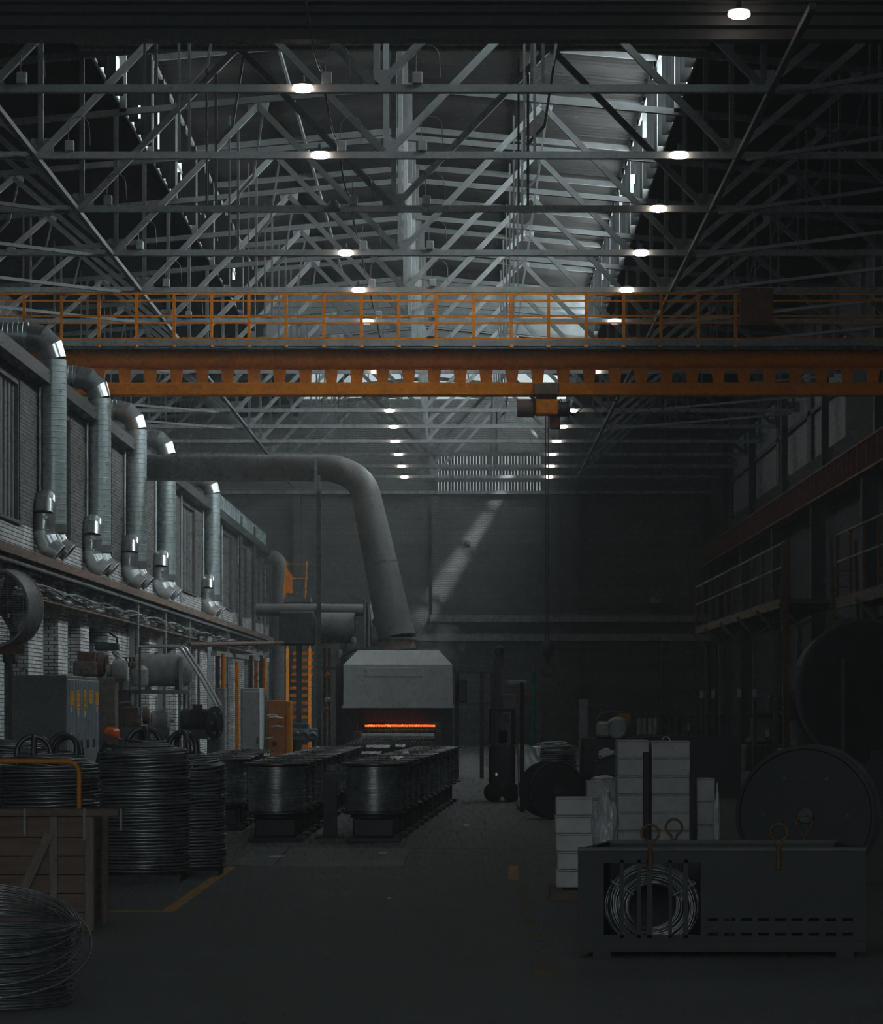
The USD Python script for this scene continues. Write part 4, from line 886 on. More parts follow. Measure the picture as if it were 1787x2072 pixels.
for q in (577, 624): obj('leg', MB().box(px(q, SY) - .05, px(q, SY) + .05, SY + .5, SY + .6, 0, pz(1216, SY)), 'steel_dark', sp)
sr = thing('staircase', 'orange steel staircase rising behind the orange cabinet', 'staircase', (px(608, 92), 92, 0))
for q in (582, 627):
    obj('stringer', MB().bar((px(q, 90), 90, 0), at(q, 1318, 95), .09, .2), 'orange_paint', sr)
n = 16
for k in range(n):
    f_ = (k + .5) / n; Yk = 90 + 5 * f_; zk = f_ * pz(1318, 95)
    obj('tread', MB().box(px(583, 92), px(626, 92), Yk - .1, Yk + .12, zk, zk + .09), 'orange_paint', sr)
for q in (582, 627): obj('handrail', MB().bar((px(q, 90), 90, 1.0), at(q, 1318, 95) + (0, 0, 1.0), .04).bar((px(q, 90), 90, .1), (px(q, 90), 90, 1.0), .04), 'orange_paint', sr)
pf = thing('valve_stand', 'rust-orange pipe stand with small valves left of the furnace', 'stand', (px(664, 79), 79, 0))
for q in (657, 667): obj('upright', MB().tube([(px(q, 79), 79, 0), at(q, 1312, 79)], .035, 8), 'rust', pf)
for y_ in (1345, 1372, 1415, 1455): obj('rung', MB().tube([at(655, y_, 79), at(670, y_, 79)], .025, 8), 'orange_paint', pf)
for q, y_ in ((662, 1370), (663, 1420), (660, 1440)): obj('valve', MB().lathe([(0, 0), (.06, 0), (.08, .06), (.04, .12), (0, .12)], at(q, y_, 78.85), n=12), 'sign_white' if y_ == 1420 else 'cabinet_orange', pf)
dm = thing('burner_stand', 'dark burner stand with pale round bulb beside the hood', 'stand', (px(688, 77), 77, 0))
obj('column', MB().box(px(680, 77), px(693, 77), 76.9, 77.3, 0, pz(1345, 77)), 'black_iron', dm)
obj('cross_arm', MB().box(px(650, 77), px(694, 77), 76.95, 77.05, pz(1355, 77), pz(1349, 77)), 'black_iron', dm)
obj('bulb', MB().lathe([(0, 0), (.05, .02), (.07, .1), (.06, .18), (0, .22)], at(687, 1332, 76.8), n=16), 'steel_grey', dm, smooth=True)
obj('pipe', MB().tube([at(692, 1326, 76.9), at(708, 1318, 76.9), at(724, 1312, 76.9)], .05, 10), 'steel_dark', dm)
# ------------------------------------------------------------------ wire reels on stands in front of the furnace
mat('wire', (0.50, 0.515, 0.53), 0.36, 0.7, c2=(0.3, 0.31, 0.315), scale=5.0)
mat('wire_dark', (0.42, 0.43, 0.44), 0.36, 0.7, c2=(0.22, 0.225, 0.23), scale=4.0)
mat('wire_bright', (0.55, 0.57, 0.58), 0.32, 0.95, c2=(0.42, 0.43, 0.44), scale=4.0)
mat('flange_steel', (0.17, 0.17, 0.17), 0.4, 0.6, c2=(0.09, 0.09, 0.09), scale=4.0)
mat('wood', (0.19, 0.118, 0.09), 0.8, c2=(0.12, 0.074, 0.056), scale=3.0, stretch=(1.0, 8.0, 8.0), bump=0.2)
mat('wood_pale', (0.24, 0.172, 0.138), 0.8, c2=(0.16, 0.112, 0.09), scale=3.0, stretch=(6.0, 6.0, 1.0))
mat('carton', (0.60, 0.585, 0.585), 0.85, c2=(0.48, 0.47, 0.47), scale=4.0)
mat('plastic_film', (0.62, 0.66, 0.67), 0.22, c2=(0.45, 0.48, 0.49), scale=6.0)
mat('crate_black', (0.018, 0.018, 0.018), 0.6, c2=(0.012, 0.012, 0.012), scale=6.0)
mat('hook_yellow', (0.12, 0.062, 0.012), 0.6, c2=(0.08, 0.04, 0.01))
mat('rubber', (0.03, 0.03, 0.03), 0.8)
mat('cloth_dark', (0.035, 0.037, 0.04), 0.9, c2=(0.025, 0.026, 0.028), scale=8)
mat('cloth_blue', (0.06, 0.075, 0.09), 0.9, c2=(0.045, 0.055, 0.07), scale=8)
mat('skin', (0.42, 0.24, 0.17), 0.6, c2=(0.36, 0.2, 0.14))
mat('helmet_orange', (0.85, 0.16, 0.012), 0.3, c2=(0.8, 0.14, 0.01))
mat('scrap_glint_white', (0.8, 0.83, 0.84), 0.3, c2=(0.7, 0.72, 0.73))

RL = thing('wire_reel', 'steel wire reel on a dark stand, front of the middle row', 'wire reel', (px(560, 40.6), 40.6, 0), group='wire reels on stands in front of the furnace')
ro = lambda nm, mb, mt, sm=False: obj(nm, mb, mt, RL, world=False, smooth=sm)
ro('pedestal', MB().cbox(-.34, .34, -.34, .34, 0, .06, .01).cbox(-.26, .26, -.26, .26, .06, .30, .02), 'black_iron')
ro('turntable', MB().lathe([(0, .30), (.3, .30), (.3, .34), (0, .34)], n=28), 'black_iron')
ro('bottom_flange', MB().lathe([(0, .345), (.38, .345), (.395, .355), (.395, .375), (.38, .38), (0, .38)], n=40), 'flange_steel', 30)
prof = [(.2, .38)]
for k in range(30):
    z = .385 + k * (.565 / 30); prof += [(.352, z), (.36, z + .005), (.36, z + .012), (.352, z + .0175)]
prof += [(.2, .955)]
ro('wound_wire', MB().lathe(prof, n=44), 'wire', 40)
ro('top_flange', MB().lathe([(0, .955), (.405, .955), (.425, .965), (.425, .985), (.41, .992), (.40, .986), (.3, .986), (.28, .992), (.12, .992), (.12, .986), (0, .986)], n=44), 'flange_steel', 30)
ro('spindle', MB().lathe([(0, .986), (.05, .986), (.05, 1.0), (.04, 1.006), (0, 1.006)], n=16), 'steel_dark', 40)
for k in range(4):
    a = k * math.pi / 2 + .5; ro('flange_bolt', MB().lathe([(0, .986), (.022, .986), (.022, 1.005), (0, 1.005)], (.2 * math.cos(a), .2 * math.sin(a), 0), n=8), 'steel_grey')
def reel_xy(col, k):
    y = 40.6 + 1.42 * k
    x = {0: px(445, 44.4) - .06 * k * .5, 1: px(560, 40.6) + .012 * k, 2: px(757, 40.6) + .055 * k}[col]
    return x, y + (3.8 if col == 0 else 0)
rows = {0: 'left', 1: 'middle', 2: 'right'}
for col, n in ((0, 7), (1, 13), (2, 13)):
    for k in range(n):
        if col == 1 and k == 0: continue
        x, y = reel_xy(col, k)
        dup(RL, (x, y, 0), f'wire reel on a dark stand, {"front" if k == 0 else ORD[k] + " from the front"} of the {rows[col]} row')
for i, (x_, y_, w_, d_, mt) in enumerate(((765, 1513, 48, .25, 'scrap_glint_white'), (752, 1526, 40, .2, 'scrap_glint_white'), (810, 1512, 20, .2, 'scrap_glint_white'), (822, 1526.5, 13, .25, 'scrap_glint_white'), (802, 1537, 26, .22, 'scrap_glint_white'), (540, 1532, 12, .1, 'scrap_glint_white'))):  # all but the last: white sheets added in place of light glints
    Yq = .72 * F / (y_ - CY) if i != 5 else 41.0
    zq = pz(y_, Yq); x0_ = px(x_, Yq); hw = w_ / 2 / F * Yq
    q = MB(); n = 9
    V = []; random.seed(i)
    for a in range(n):
        for b in range(5):
            V.append((x0_ - hw + 2 * hw * a / (n - 1), Yq - d_ + 2 * d_ * b / 4, zq + .02 * random.random() + .035 * b / 4))
    V = np.array(V); Fq = [(a * 5 + b, (a + 1) * 5 + b, (a + 1) * 5 + b + 1, a * 5 + b + 1) for a in range(n - 1) for b in range(4)]
    top = MB().add(V, Fq); top.add(V - (0, 0, .006), [f[::-1] for f in Fq])
    obj('glint_scrap', top, mt, label=('long crumpled white sheet added as a light glint on the reels under the glowing slot', 'narrow white sheet added as a light glint on the reels, left of and below the long one', 'small white sheet added as a light glint on the reels right of the long one', 'tiny white sheet added as a light glint on the reel tops right of the row gap', 'white glint sheet lying nearest the front on the right-hand reels', 'pale paper scrap standing on the front reel of the middle row')[i], cat='plastic sheet')
gp = thing('guide_stand', 'dark wire guide stand with small head between the two front reels', 'stand', (px(668, 41.5), 41.5, 0))
obj('column', MB().box(px(655, 41.5), px(682, 41.5), 41.4, 41.6, 0, pz(1575, 41.5)), 'black_iron', gp)
obj('arm', MB().box(px(645, 41.5), px(700, 41.5), 41.45, 41.55, pz(1580, 41.5), pz(1566, 41.5)), 'steel_dark', gp)
obj('head', MB().cbox(px(664, 41.5), px(683, 41.5), 41.35, 41.6, pz(1562, 41.5), pz(1545, 41.5), .02), 'steel_grey', gp)
obj('roller', MB().lathe([(0, 0), (.07, 0), (.05, .04), (.07, .08), (0, .08)], at(673, 1545, 41.4), n=16), 'steel_dark', gp)
obj('base', MB().box(px(640, 41.5), px(695, 41.5), 41.2, 41.8, 0, .04), 'black_iron', gp)

# ------------------------------------------------------------------ wire coils
def coil(name, label, x, y, r, z0, z1, pitch, wr, m, seed, wob=.02, cone=.12, n=44, sides=5, bands=True):
    g = np.random.default_rng(seed)
    turns = int((z1 - z0 - cone) / pitch); N = turns * n
    a = np.arange(N) / n * 2 * np.pi; k = np.arange(N) / n
    rr = r + wob * (meshkit.noise(np.stack([np.cos(a) * 1.3 + 9, np.sin(a) * 1.3 + 9, k * .8 + seed], -1), seed) - .5) * 2 + .35 * wob * np.sin(k * 2 * np.pi * .37 + seed)
    z = z0 + wr + k * pitch + .012 * np.sin(a * 2 + k) * (k / max(turns, 1)) + pitch * .38 * (meshkit.noise(np.stack([np.cos(a) * 2 + 5, np.sin(a) * 2 + 5, k * 1.7], -1), seed + 3) - .5)
    P = np.stack([x + rr * np.cos(a), y + rr * np.sin(a), z], -1)
    mb = MB().tube(P, wr, sides)
    # loose turns heaped on top
    for i in range(9):
        q = r * (1 - .07 * i) * g.uniform(.9, 1.0); aa = np.linspace(0, 2 * np.pi, 40, endpoint=False); tx, ty = g.normal(0, .05, 2)
        zz = z0 + (z1 - z0 - cone) + cone * i / 9 + q * (tx * np.cos(aa) + ty * np.sin(aa)) + wr
        mb.tube(np.stack([x + q * np.cos(aa), y + q * np.sin(aa), zz], -1), wr, sides, closed=True)
    t = thing(name, label, 'wire coil', (x, y, 0))
    obj('windings', mb, m, t, smooth=True, kind='stuff')
    obj('core', MB().lathe([(r * .5, z0), (r - wr - wob * .9, z0), (r - wr - wob * .9, z1 - cone - .05), (r * .5, z1 - cone - .02), (r * .5, z0)], (x, y, 0), n=32), 'black_iron', t)
    obj('base_plate', MB().box(x - r * .9, x + r * .9, y - r * .9, y + r * .9, 0, z0) if z0 > .02 else MB().lathe([(0, 0), (r * .9, 0), (r * .9, .01), (0, .01)], (x, y, 0), n=24), 'black_iron', t)
    return t
def carrier(t, x, y, zt, w, h, r=.035, turn=.3, n=2):
    for k in range(n):
        a = turn + k * math.pi / 2; e = np.array([math.cos(a), math.sin(a), 0])
        c = np.array([x, y, zt + h - w])
        pts = [c + e * w - (0, 0, .5)] + list(arc(c, w, 0, 180, e, (0, 0, 1), 14)) + [c - e * w - (0, 0, .5)]
        obj('carrier_tube', MB().tube(pts, r, 12), 'flange_steel', t, smooth=True)
c1 = coil('wire_coil', 'tallest dark steel wire coil, in front beside the wooden crate', px(292, 31.6), 31.6, .435, .06, 1.36, .031, .0142, 'wire_dark', 1)
carrier(c1, px(292, 31.6), 31.6, 1.30, .17, .19, .028)
c2 = coil('wire_coil', 'dark wire coil standing behind the right edge of the tallest coil', px(378, 32.55), 32.55, .385, .06, 1.22, .031, .0142, 'wire_dark', 2)
carrier(c2, px(369, 32.55), 32.55, 1.2, .15, .24, .028, .5)
c3 = coil('wire_coil', 'wide uneven wire coil at the left edge behind the orange rail', px(100, 36.2), 36.2, .575, .06, 1.17, .036, .014, 'wire_dark', 3, wob=.035)
carrier(c3, px(66, 36), 36.1, 1.1, .19, .27, .03, .1)
carrier(c3, px(122, 36), 36.3, 1.1, .15, .29, .03, .4, 1)
carrier(c3, px(152, 37), 36.4, 1.05, .16, .30, .026, -.3, 1)
coil('wire_coil', 'dark wire coil mostly hidden behind the wide coil at the left edge', px(20, 38.6), 38.7, .56, .06, 1.28, .036, .014, 'wire_dark', 4, wob=.03)

# loose bundle in the left foreground
FX, FYc = px(-62, 18.0), 18.3
bt = thing('wire_bundle', 'loose bundle of shiny wire loops in the lower left corner', 'wire bundle', (FX, FYc, 0))
g = np.random.default_rng(11)
def loop(cx, cy, cz, r, tx, ty, wr, e=1.0, n=56, jit=.0):
    a = np.linspace(0, 2 * np.pi, n, endpoint=False)
    rr = r * (1 + jit * np.sin(a * 2 + tx * 50) + jit * .6 * np.sin(a * 3 + ty * 40))
    return np.stack([cx + rr * np.cos(a), cy + rr * e * np.sin(a), cz + r * (tx * np.cos(a) + ty * np.sin(a))], -1), wr
mb = MB()
for i in range(64):
    P, w_ = loop(FX + g.normal(0, .012), FYc + g.normal(0, .012), .02 + .44 * i / 64, .51 + g.normal(0, .015), g.normal(0, .012), g.normal(0, .012), .005, jit=.012); mb.tube(P, w_, 5, closed=True)
obj('stacked_loops', mb, 'wire_dark', bt, smooth=True, kind='stuff')
for i in range(26):
    t_ = i / 25
    P, w_ = loop(FX + .02 + g.normal(0, .015), FYc + g.normal(0, .015), .46 + .03 * t_ + g.normal(0, .008), .52 + g.normal(0, .02), -.05 - .05 * t_ + g.normal(0, .02), .04 + .26 * t_ + g.normal(0, .025), .0045, jit=.012)
    obj('loose_loop', MB().tube(P, w_, 6, closed=True), 'wire_bright', bt, smooth=True)
for r_, tx, ty, dx, dz in ((.57, -.06, .42, .03, .40), (.61, -.10, .44, .035, .37), (.55, -.1, .36, .02, .43)):
    P, w_ = loop(FX + dx, FYc, dz, r_, tx, ty, .0065, jit=.008, n=72); obj('sprung_loop', MB().tube(P, w_, 6, closed=True), 'wire_bright', bt, smooth=True)

# ------------------------------------------------------------------ wooden crate with its lid board, yellow rail
CY0 = 24.3
wc = thing('wooden_crate', 'reddish plank crate with diagonal brace at the left edge', 'crate', (px(40, CY0), CY0 + .5, 0))
def C(x, y, d=0): return at(x, y, CY0 + d)
xL, xR = px(-190, CY0), px(176, CY0)
ys = [1652, 1695, 1733, 1771, 1809, 1847, 1884]
for k in range(6):
    za, zb_ = pz(ys[k + 1], CY0) + .006, pz(ys[k], CY0)
    mt = 'wood' if k % 3 else 'wood_pale'
    obj('plank', MB().cbox(xL, xR, CY0, CY0 + .025, max(za, .02), zb_, .004), 'wood', wc)
    obj('plank', MB().cbox(xR - .025, xR, CY0 + .03, CY0 + 1.0, max(za, .02), zb_, .004), 'wood', wc)
    obj('plank', MB().cbox(xL, xR - .03, CY0 + .975, CY0 + 1.0, max(za, .02), zb_, .004), 'wood', wc)
zb_, zt_ = .0, pz(1652, CY0)
for a_, b_ in ((100, 117), (172, 190), (-60, -42)):
    obj('batten', MB().cbox(px(a_, CY0), px(b_, CY0), CY0 - .03, CY0 - .002, zb_, zt_, .005), 'wood_pale', wc)
obj('corner_post', MB().cbox(px(176, CY0), px(191, CY0), CY0 - .002, CY0 + .07, 0, zt_, .006), 'wood_pale', wc)
obj('corner_post', MB().cbox(px(176, CY0), px(191, CY0), CY0 + .93, CY0 + 1.0, 0, zt_, .006), 'wood_pale', wc)
obj('brace', MB().bar(C(36, 1826, -.045), C(100, 1686, -.045), .07, .025, up=(0, 1, 0)), 'wood_pale', wc)
obj('floor_board', MB().box(xL, xR - .03, CY0 + .03, CY0 + .97, .02, .05), 'wood', wc)
lb = thing('lid_board', 'long red-brown board lying across the crate top, sticking out to the right', 'board', C(20, 1655, -.0))
obj('board', MB().cbox(px(-190, CY0), px(242, CY0), CY0 - .05, CY0 + .06, pz(1652, CY0) + .002, pz(1637, CY0), .006), 'wood', lb)
for q, yl in ((52, 1690), (172, 1700), (246, 1680)):
    obj('strap', MB().box(px(q - 2.5, CY0), px(q + 2.5, CY0), CY0 - .056, CY0 - .051, pz(yl, CY0), pz(1640, CY0)).box(px(q - 2.5, CY0), px(q + 2.5, CY0), CY0 - .056, CY0 + .02, pz(1641, CY0), pz(1636, CY0)), 'steel_grey', lb)
yr = thing('safety_rail', 'orange bent tube rail between the wooden crate and the wide coil', 'rail', (px(160, 28), 28, 0))
obj('tube', MB().tube([at(-120, 1539, 28), at(0, 1540, 28), at(136, 1541, 28)] + [at(136 + 24 * math.sin(q), 1541 + 26 * (1 - math.cos(q)), 28) for q in np.radians((20, 40, 60, 80, 90))] + [(px(159, 28), 28, .02)], .021, 12), 'yellow_paint', yr, smooth=40)
obj('foot', MB().lathe([(0, 0), (.07, 0), (.07, .02), (0, .02)], (px(159, 28), 28, 0), n=16), 'steel_dark', yr)
obj('foot', MB().bar((px(-118, 28), 28, 0), at(-118, 1539, 28), .04), 'yellow_paint', yr)

# ------------------------------------------------------------------ worker bending over, with orange helmet
import manifold3d as m3
def hull(a, ra, b, rb, seg=20):
    A = m3.Manifold.sphere(ra, seg).translate(list(map(float, a))); B = m3.Manifold.sphere(rb, seg).translate(list(map(float, b)))
    return m3.Manifold.batch_hull([A, B])
def fuse(bones, ref, it=10):
    b = m3.Manifold.batch_boolean([hull(*q) for q in bones], m3.OpType.Add)
    b = b.refine_to_length(ref).to_mesh()
    m = trimesh.Trimesh(b.vert_properties[:, :3], b.tri_verts, process=True)
    return trimesh.smoothing.filter_taubin(m, iterations=it)
PX, PY = px(195, 50.0), 50.0
J = lambda x, y, z: (PX + x, PY + y, z)
pe = thing('person', 'person in dark work clothes and orange helmet sitting low behind the coils', 'person', (PX, PY, 0))
hip, chest, neck, headc = J(.04, 0, .56), J(.16, 0, .93), J(.2, 0, 1.10), J(.235, 0, 1.225)
def leg(s): return J(.04, .1 * s, .56), J(.47, .13 * s, .52), J(.42, .13 * s, .10)
def arm(s): return J(.19, .185 * s, .99), J(.27, .23 * s, .72), J(.47, .15 * s, .66)
body = []
for s in (-1, 1):
    h_, k_, a_ = leg(s)
    body += [(h_, .105, k_, .066), (k_, .064, a_, .043), (hip, .12, h_, .105)]
    sh, el_, wr_ = arm(s)
    body += [(chest, .11, sh, .065), (sh, .058, el_, .043), (el_, .043, wr_, .032)]
    body += [(a_, .045, J(.43, .13 * s, .05), .045), (J(.43, .13 * s, .05), .045, J(.62, .14 * s, .04), .036)]
body += [(hip, .125, J(.1, 0, .74), .12), (J(.1, 0, .74), .12, chest, .13), (chest, .12, neck, .058), (neck, .054, headc, .068)]
body += [(headc, .088, J(.262, 0, 1.25), .083), (J(.25, 0, 1.18), .058, J(.30, 0, 1.172), .044), (J(.332, 0, 1.213), .012, J(.358, 0, 1.2), .014)]
hands = []
for s in (-1, 1):
    wr_ = np.array(arm(s)[2]); pm_ = wr_ + (.075, -.01 * s, -.015)
    body += [(tuple(wr_), .032, tuple(pm_), .03)]
    for q in range(4):
        o_ = (q - 1.5) * .02; L_ = (.07, .08, .075, .058)[q]
        f0 = pm_ + (.015, o_, .0); f1 = f0 + (L_ * .55, o_ * .2, -.012); f2 = f1 + (L_ * .4, 0, -.03)
        body += [(tuple(f0), .010, tuple(f1), .009), (tuple(f1), .009, tuple(f2), .008)]
    t0 = wr_ + (.03, -.03 * s, 0); t1 = t0 + (.04, -.03 * s, -.01); body += [(tuple(t0), .011, tuple(t1), .010), (tuple(t1), .010, tuple(t1 + (.025, .004 * s, -.015)), .008)]
obj('body', fuse(body, .014, 8), 'skin', pe, smooth=True)
cl = []
for s in (-1, 1):
    sh, el_, wr_ = arm(s); w2 = tuple(np.array(el_) + .85 * (np.array(wr_) - np.array(el_)))
    cl += [(chest, .125, sh, .08), (sh, .073, el_, .057), (el_, .057, w2, .045)]
cl += [(hip, .14, J(.1, 0, .74), .138), (J(.1, 0, .74), .138, chest, .148), (chest, .138, J(.19, 0, 1.06), .085)]
obj('jacket', fuse(cl, .03, 8), 'cloth_blue', pe, smooth=True)
tr_ = []
for s in (-1, 1):
    h_, k_, a_ = leg(s)
    tr_ += [(h_, .118, k_, .08), (k_, .079, a_, .062), (hip, .135, h_, .12)]
obj('trousers', fuse(tr_, .03, 6), 'cloth_dark', pe, smooth=True)
bo = MB()
for s in (-1, 1): bo.mesh(fuse([(J(.42, .13 * s, .13), .057, J(.43, .13 * s, .056), .055), (J(.43, .13 * s, .056), .054, J(.63, .14 * s, .046), .044)], .02, 5))
obj('boots', bo, 'rubber', pe, smooth=True)
lo_ = thing('low_box', 'low dark box that the person in the orange helmet sits on', 'box', (PX + .02, PY, 0))
obj('body', MB().cbox(PX - .2, PX + .2, PY - .2, PY + .2, 0, .42, .01), 'wood', lo_)
obj('lid', MB().cbox(PX - .22, PX + .22, PY - .22, PY + .22, .42, .445, .006), 'wood_pale', lo_)
ec = MB()
for s in (-1, 1): ec.mesh(trimesh.creation.icosphere(2, .013).apply_translation(J(.322, .033 * s, 1.24)))
obj('eyes', ec, 'sign_white', pe)
er = MB()
for s in (-1, 1): er.mesh(fuse([(J(.235, .088 * s, 1.24), .02, J(.23, .09 * s, 1.205), .014)], .012, 3))
obj('ears', er, 'skin', pe, smooth=True)
obj('mouth', MB().bar(J(.343, -.025, 1.166), J(.343, .025, 1.166), .006), 'red_brown', pe)
he = thing('helmet', 'bright orange hard hat worn by the sitting person', 'helmet', J(.235, 0, 1.24))
hc = np.array(J(.235, 0, 1.255)); tilt = np.array([.22, 0, .975]); fwd = np.array([.975, 0, -.22])
obj('shell', MB().lathe([(.115, 0), (.128, 0), (.126, .03), (.113, .075), (.08, .108), (.04, .122), (0, .125)], hc, tilt, 32), 'helmet_orange', he, smooth=True)
pr = sg.Polygon([(.1 * math.cos(a), .125 * math.sin(a)) for a in np.radians(np.linspace(-90, 90, 20))] + [(0, .125), (0, -.125)]).buffer(0)
vis = sg.Polygon([(.03, -.12)] + [(.06 + .135 * math.cos(a), .12 * math.sin(a)) for a in np.radians(np.linspace(-80, 80, 18))] + [(.03, .12)])
obj('visor', MB().prism(vis, hc - fwd * 0 - tilt * .006, fwd * .98 - tilt * .12, (0, 1, 0), tilt, .008), 'helmet_orange', he)
obj('ridge', MB().tube([hc + fwd * x + tilt * z for x, z in ((-.11, .078), (-.07, .115), (0, .131), (.07, .115), (.11, .078))], .012, 8), 'helmet_orange', he, smooth=True)

# ------------------------------------------------------------------ floor marks and plates
mat('plate_steel', (0.15, 0.155, 0.158), 0.5, 0.3, c2=(0.11, 0.112, 0.114), scale=1.5)
mat('line_yellow', (0.72, 0.38, 0.09), 0.8, c2=(0.48, 0.25, 0.07), scale=4.0)
M['line_worn'] = usdkit.material(stage, '/World/Looks/line_worn', {'g': ('geometry', {}), 'n': ('noise_texture', {'scale': 3.2, 'detail': 6, 'roughness': .7}), 'r': ('rgb_ramp', {'ramp': [(.52, (0, 0, 0)), (.64, (.9, .9, .9))]}), 't': ('transparent_bsdf', {}), 'p': ('principled_bsdf', {'base_color': (.34, .22, .08), 'roughness': .8}), 'x': ('mix_closure', {})}, [('g.position', 'n.vector'), ('n.fac', 'r.fac'), ('r.color', 'x.fac'), ('t.BSDF', 'x.closure1'), ('p.BSDF', 'x.closure2')], surface='x.closure')
def quad_plate(name, label, pts, z, m, h=.012):
    mb = MB(); V = [(a, b, z) for a, b in pts] + [(a, b, z + h) for a, b in pts]
    mb.add(V, [(3, 2, 1, 0), (4, 5, 6, 7), (0, 1, 5, 4), (1, 2, 6, 5), (2, 3, 7, 6), (3, 0, 4, 7)])
    return obj(name, mb, m, label=label, cat='floor plate' if 'plate' in name else 'floor marking')
def fl_(x, y):
    Y = EYE * F / (y - CY); return px(x, Y), Y
quad_plate('floor_plate', 'large steel plate on the floor in front of the reels', [fl_(556, 1753), fl_(815, 1753), fl_(830, 1718), fl_(588, 1716)], 0, 'plate_steel')
quad_plate('floor_plate', 'small steel plate on the floor left of the large one', [fl_(462, 1753), fl_(553, 1753), fl_(585, 1716), fl_(520, 1716)], 0, 'plate_steel')
lx0, ly0 = fl_(325, 1845); lx1, ly1 = fl_(462, 1752)
quad_plate('yellow_line', 'yellow floor line beside the tall wire coil', [(lx0, ly0), (lx0 + .11, ly0), (lx1 + .10, ly1), (lx1, ly1)], .0005, 'line_yellow', .0015)
quad_plate('yellow_line', 'thin yellow floor edge running from the crate to the yellow line', [fl_(150, 1845), fl_(330, 1845), fl_(330, 1843), fl_(150, 1843)], .0005, 'line_yellow', .0015)
a0, b0_ = fl_(1028, 1780); a1, b1 = fl_(1030, 1752)
quad_plate('yellow_patch', 'short clean piece of yellow floor line left of the stacked cartons', [(a0, b0_), (a0 + .1, b0_), (a1 + .1, b1), (a1, b1)], .0005, 'line_yellow', .0015)
quad_plate('worn_line', 'worn-away yellow floor line running towards the black crate', [(.44, 20.3), (.62, 20.3), (.58, 31), (.47, 31)], .0005, 'line_worn', .0012)
for i, (x, y, w_, h_) in enumerate(((944, 1670, 12, 3), (560, 1735, 30, 5), (775, 1728, 16, 2.5), (788, 1817, 8, 2))):
    X_, Y_ = fl_(x, y); hw = w_ / 2 / F * Y_; dd_ = h_ / 2 * Y_ / (y - CY)
    quad_plate('paper_scrap', ('small white scrap alone on the floor right of the reels', 'pale smear of scrap on the small floor plate', 'pale scrap at the back edge of the large floor plate', 'tiny white scrap on the floor in front of the large plate')[i], [(X_ - hw, Y_ - dd_), (X_ + hw, Y_ - dd_ * .6), (X_ + hw * .8, Y_ + dd_), (X_ - hw * .9, Y_ + dd_ * .7)], .013 if 0 < i < 3 else .001, 'scrap_glint_white', .002).SetCustomDataByKey('category', 'paper')
sj = MB()
jx0, jy0 = fl_(835, 1717)
sj.box(jx0, 2.6, jy0 - .015, jy0 + .015, 0, .003)
obj('floor_joint', sj, 'black_iron', label='dark straight joint in the concrete floor right of the large plate', cat='floor joint')
# ------------------------------------------------------------------ right side: black open crate with a coil inside
KB = 21.75
bc = thing('black_crate', 'black steel open crate with barred front and a coil inside, lower right', 'crate', (1.75, KB + .6, 0))
def K(x, y, d=0.0): return at(x, y, KB + d)
def kx(x): return px(x, KB)
def kz(y): return pz(y, KB)
zt_ = kz(1718)
Lx, Rx = kx(1170), kx(1752)
th = .035
op = (kx(1222), kx(1418), kz(1892), kz(1746))
fr = sg.Polygon([(Lx, .04), (Rx, .04), (Rx, zt_), (Lx, zt_)]).difference(sg.box(op[0], op[2], op[1], op[3]))
slots = [sg.box(kx(q), kz(yy), kx(q + 22), kz(yy - 6)) for q in range(1432, 1720, 34) for yy in (1864, 1893)]
fr = fr.difference(shapely.union_all(slots))
obj('front_panel', MB().prism(fr, (0, KB + th, 0), (1, 0, 0), (0, 0, 1), (0, -1, 0), th), 'crate_black', bc)
for a_, b_ in ((1254, 1262), (1289, 1297), (1309, 1320), (1353, 1360), (1383, 1393)):
    obj('bar', MB().box(kx(a_), kx(b_), KB, KB + .03, op[2] - .02, op[3] + .02), 'crate_black', bc)
bx0, bx1, BD = 1.02, 2.66, 1.2
def slab(p, q):
    p, q = np.array(p, float), np.array(q, float); n = np.array([-(q - p)[1], (q - p)[0]]); n = n / np.linalg.norm(n) * .02
    mb = MB(); c = [p + n, q + n, q - n, p - n]
    V = [(a[0], a[1], .04) for a in c] + [(a[0], a[1], zt_) for a in c]
    return mb.add(V, [(3, 2, 1, 0), (4, 5, 6, 7), (0, 1, 5, 4), (1, 2, 6, 5), (2, 3, 7, 6), (3, 0, 4, 7)])
obj('side_panel', slab((Lx + .02, KB + .04), (bx0, KB + BD - .03)), 'crate_black', bc)
obj('side_panel', slab((Rx - .02, KB + .04), (bx1, KB + BD - .03)), 'crate_black', bc)
obj('back_panel', slab((bx0, KB + BD), (bx1, KB + BD)), 'crate_black', bc)
obj('floor_panel', MB().add([(Lx, KB + .04, .04), (Rx, KB + .04, .04), (bx1, KB + BD, .04), (bx0, KB + BD, .04), (Lx, KB + .04, .06), (Rx, KB + .04, .06), (bx1, KB + BD, .06), (bx0, KB + BD, .06)], [(3, 2, 1, 0), (4, 5, 6, 7), (0, 1, 5, 4), (1, 2, 6, 5), (2, 3, 7, 6), (3, 0, 4, 7)]), 'crate_black', bc)
obj('rim', MB().box(Lx, Rx, KB - .02, KB + .04, zt_ - .012, zt_ + .012), 'steel_dark', bc)
obj('rim', MB().bar((bx0, KB + BD, zt_), (bx1, KB + BD, zt_), .05, .024), 'steel_dark', bc)
obj('lower_beam', MB().box(Lx, Rx, KB - .02, KB, kz(1925), kz(1905)), 'crate_black', bc)
for q in (Lx + .1, Rx - .2): obj('foot', MB().box(q, q + .12, KB, KB + .3, 0, .04), 'crate_black', bc)
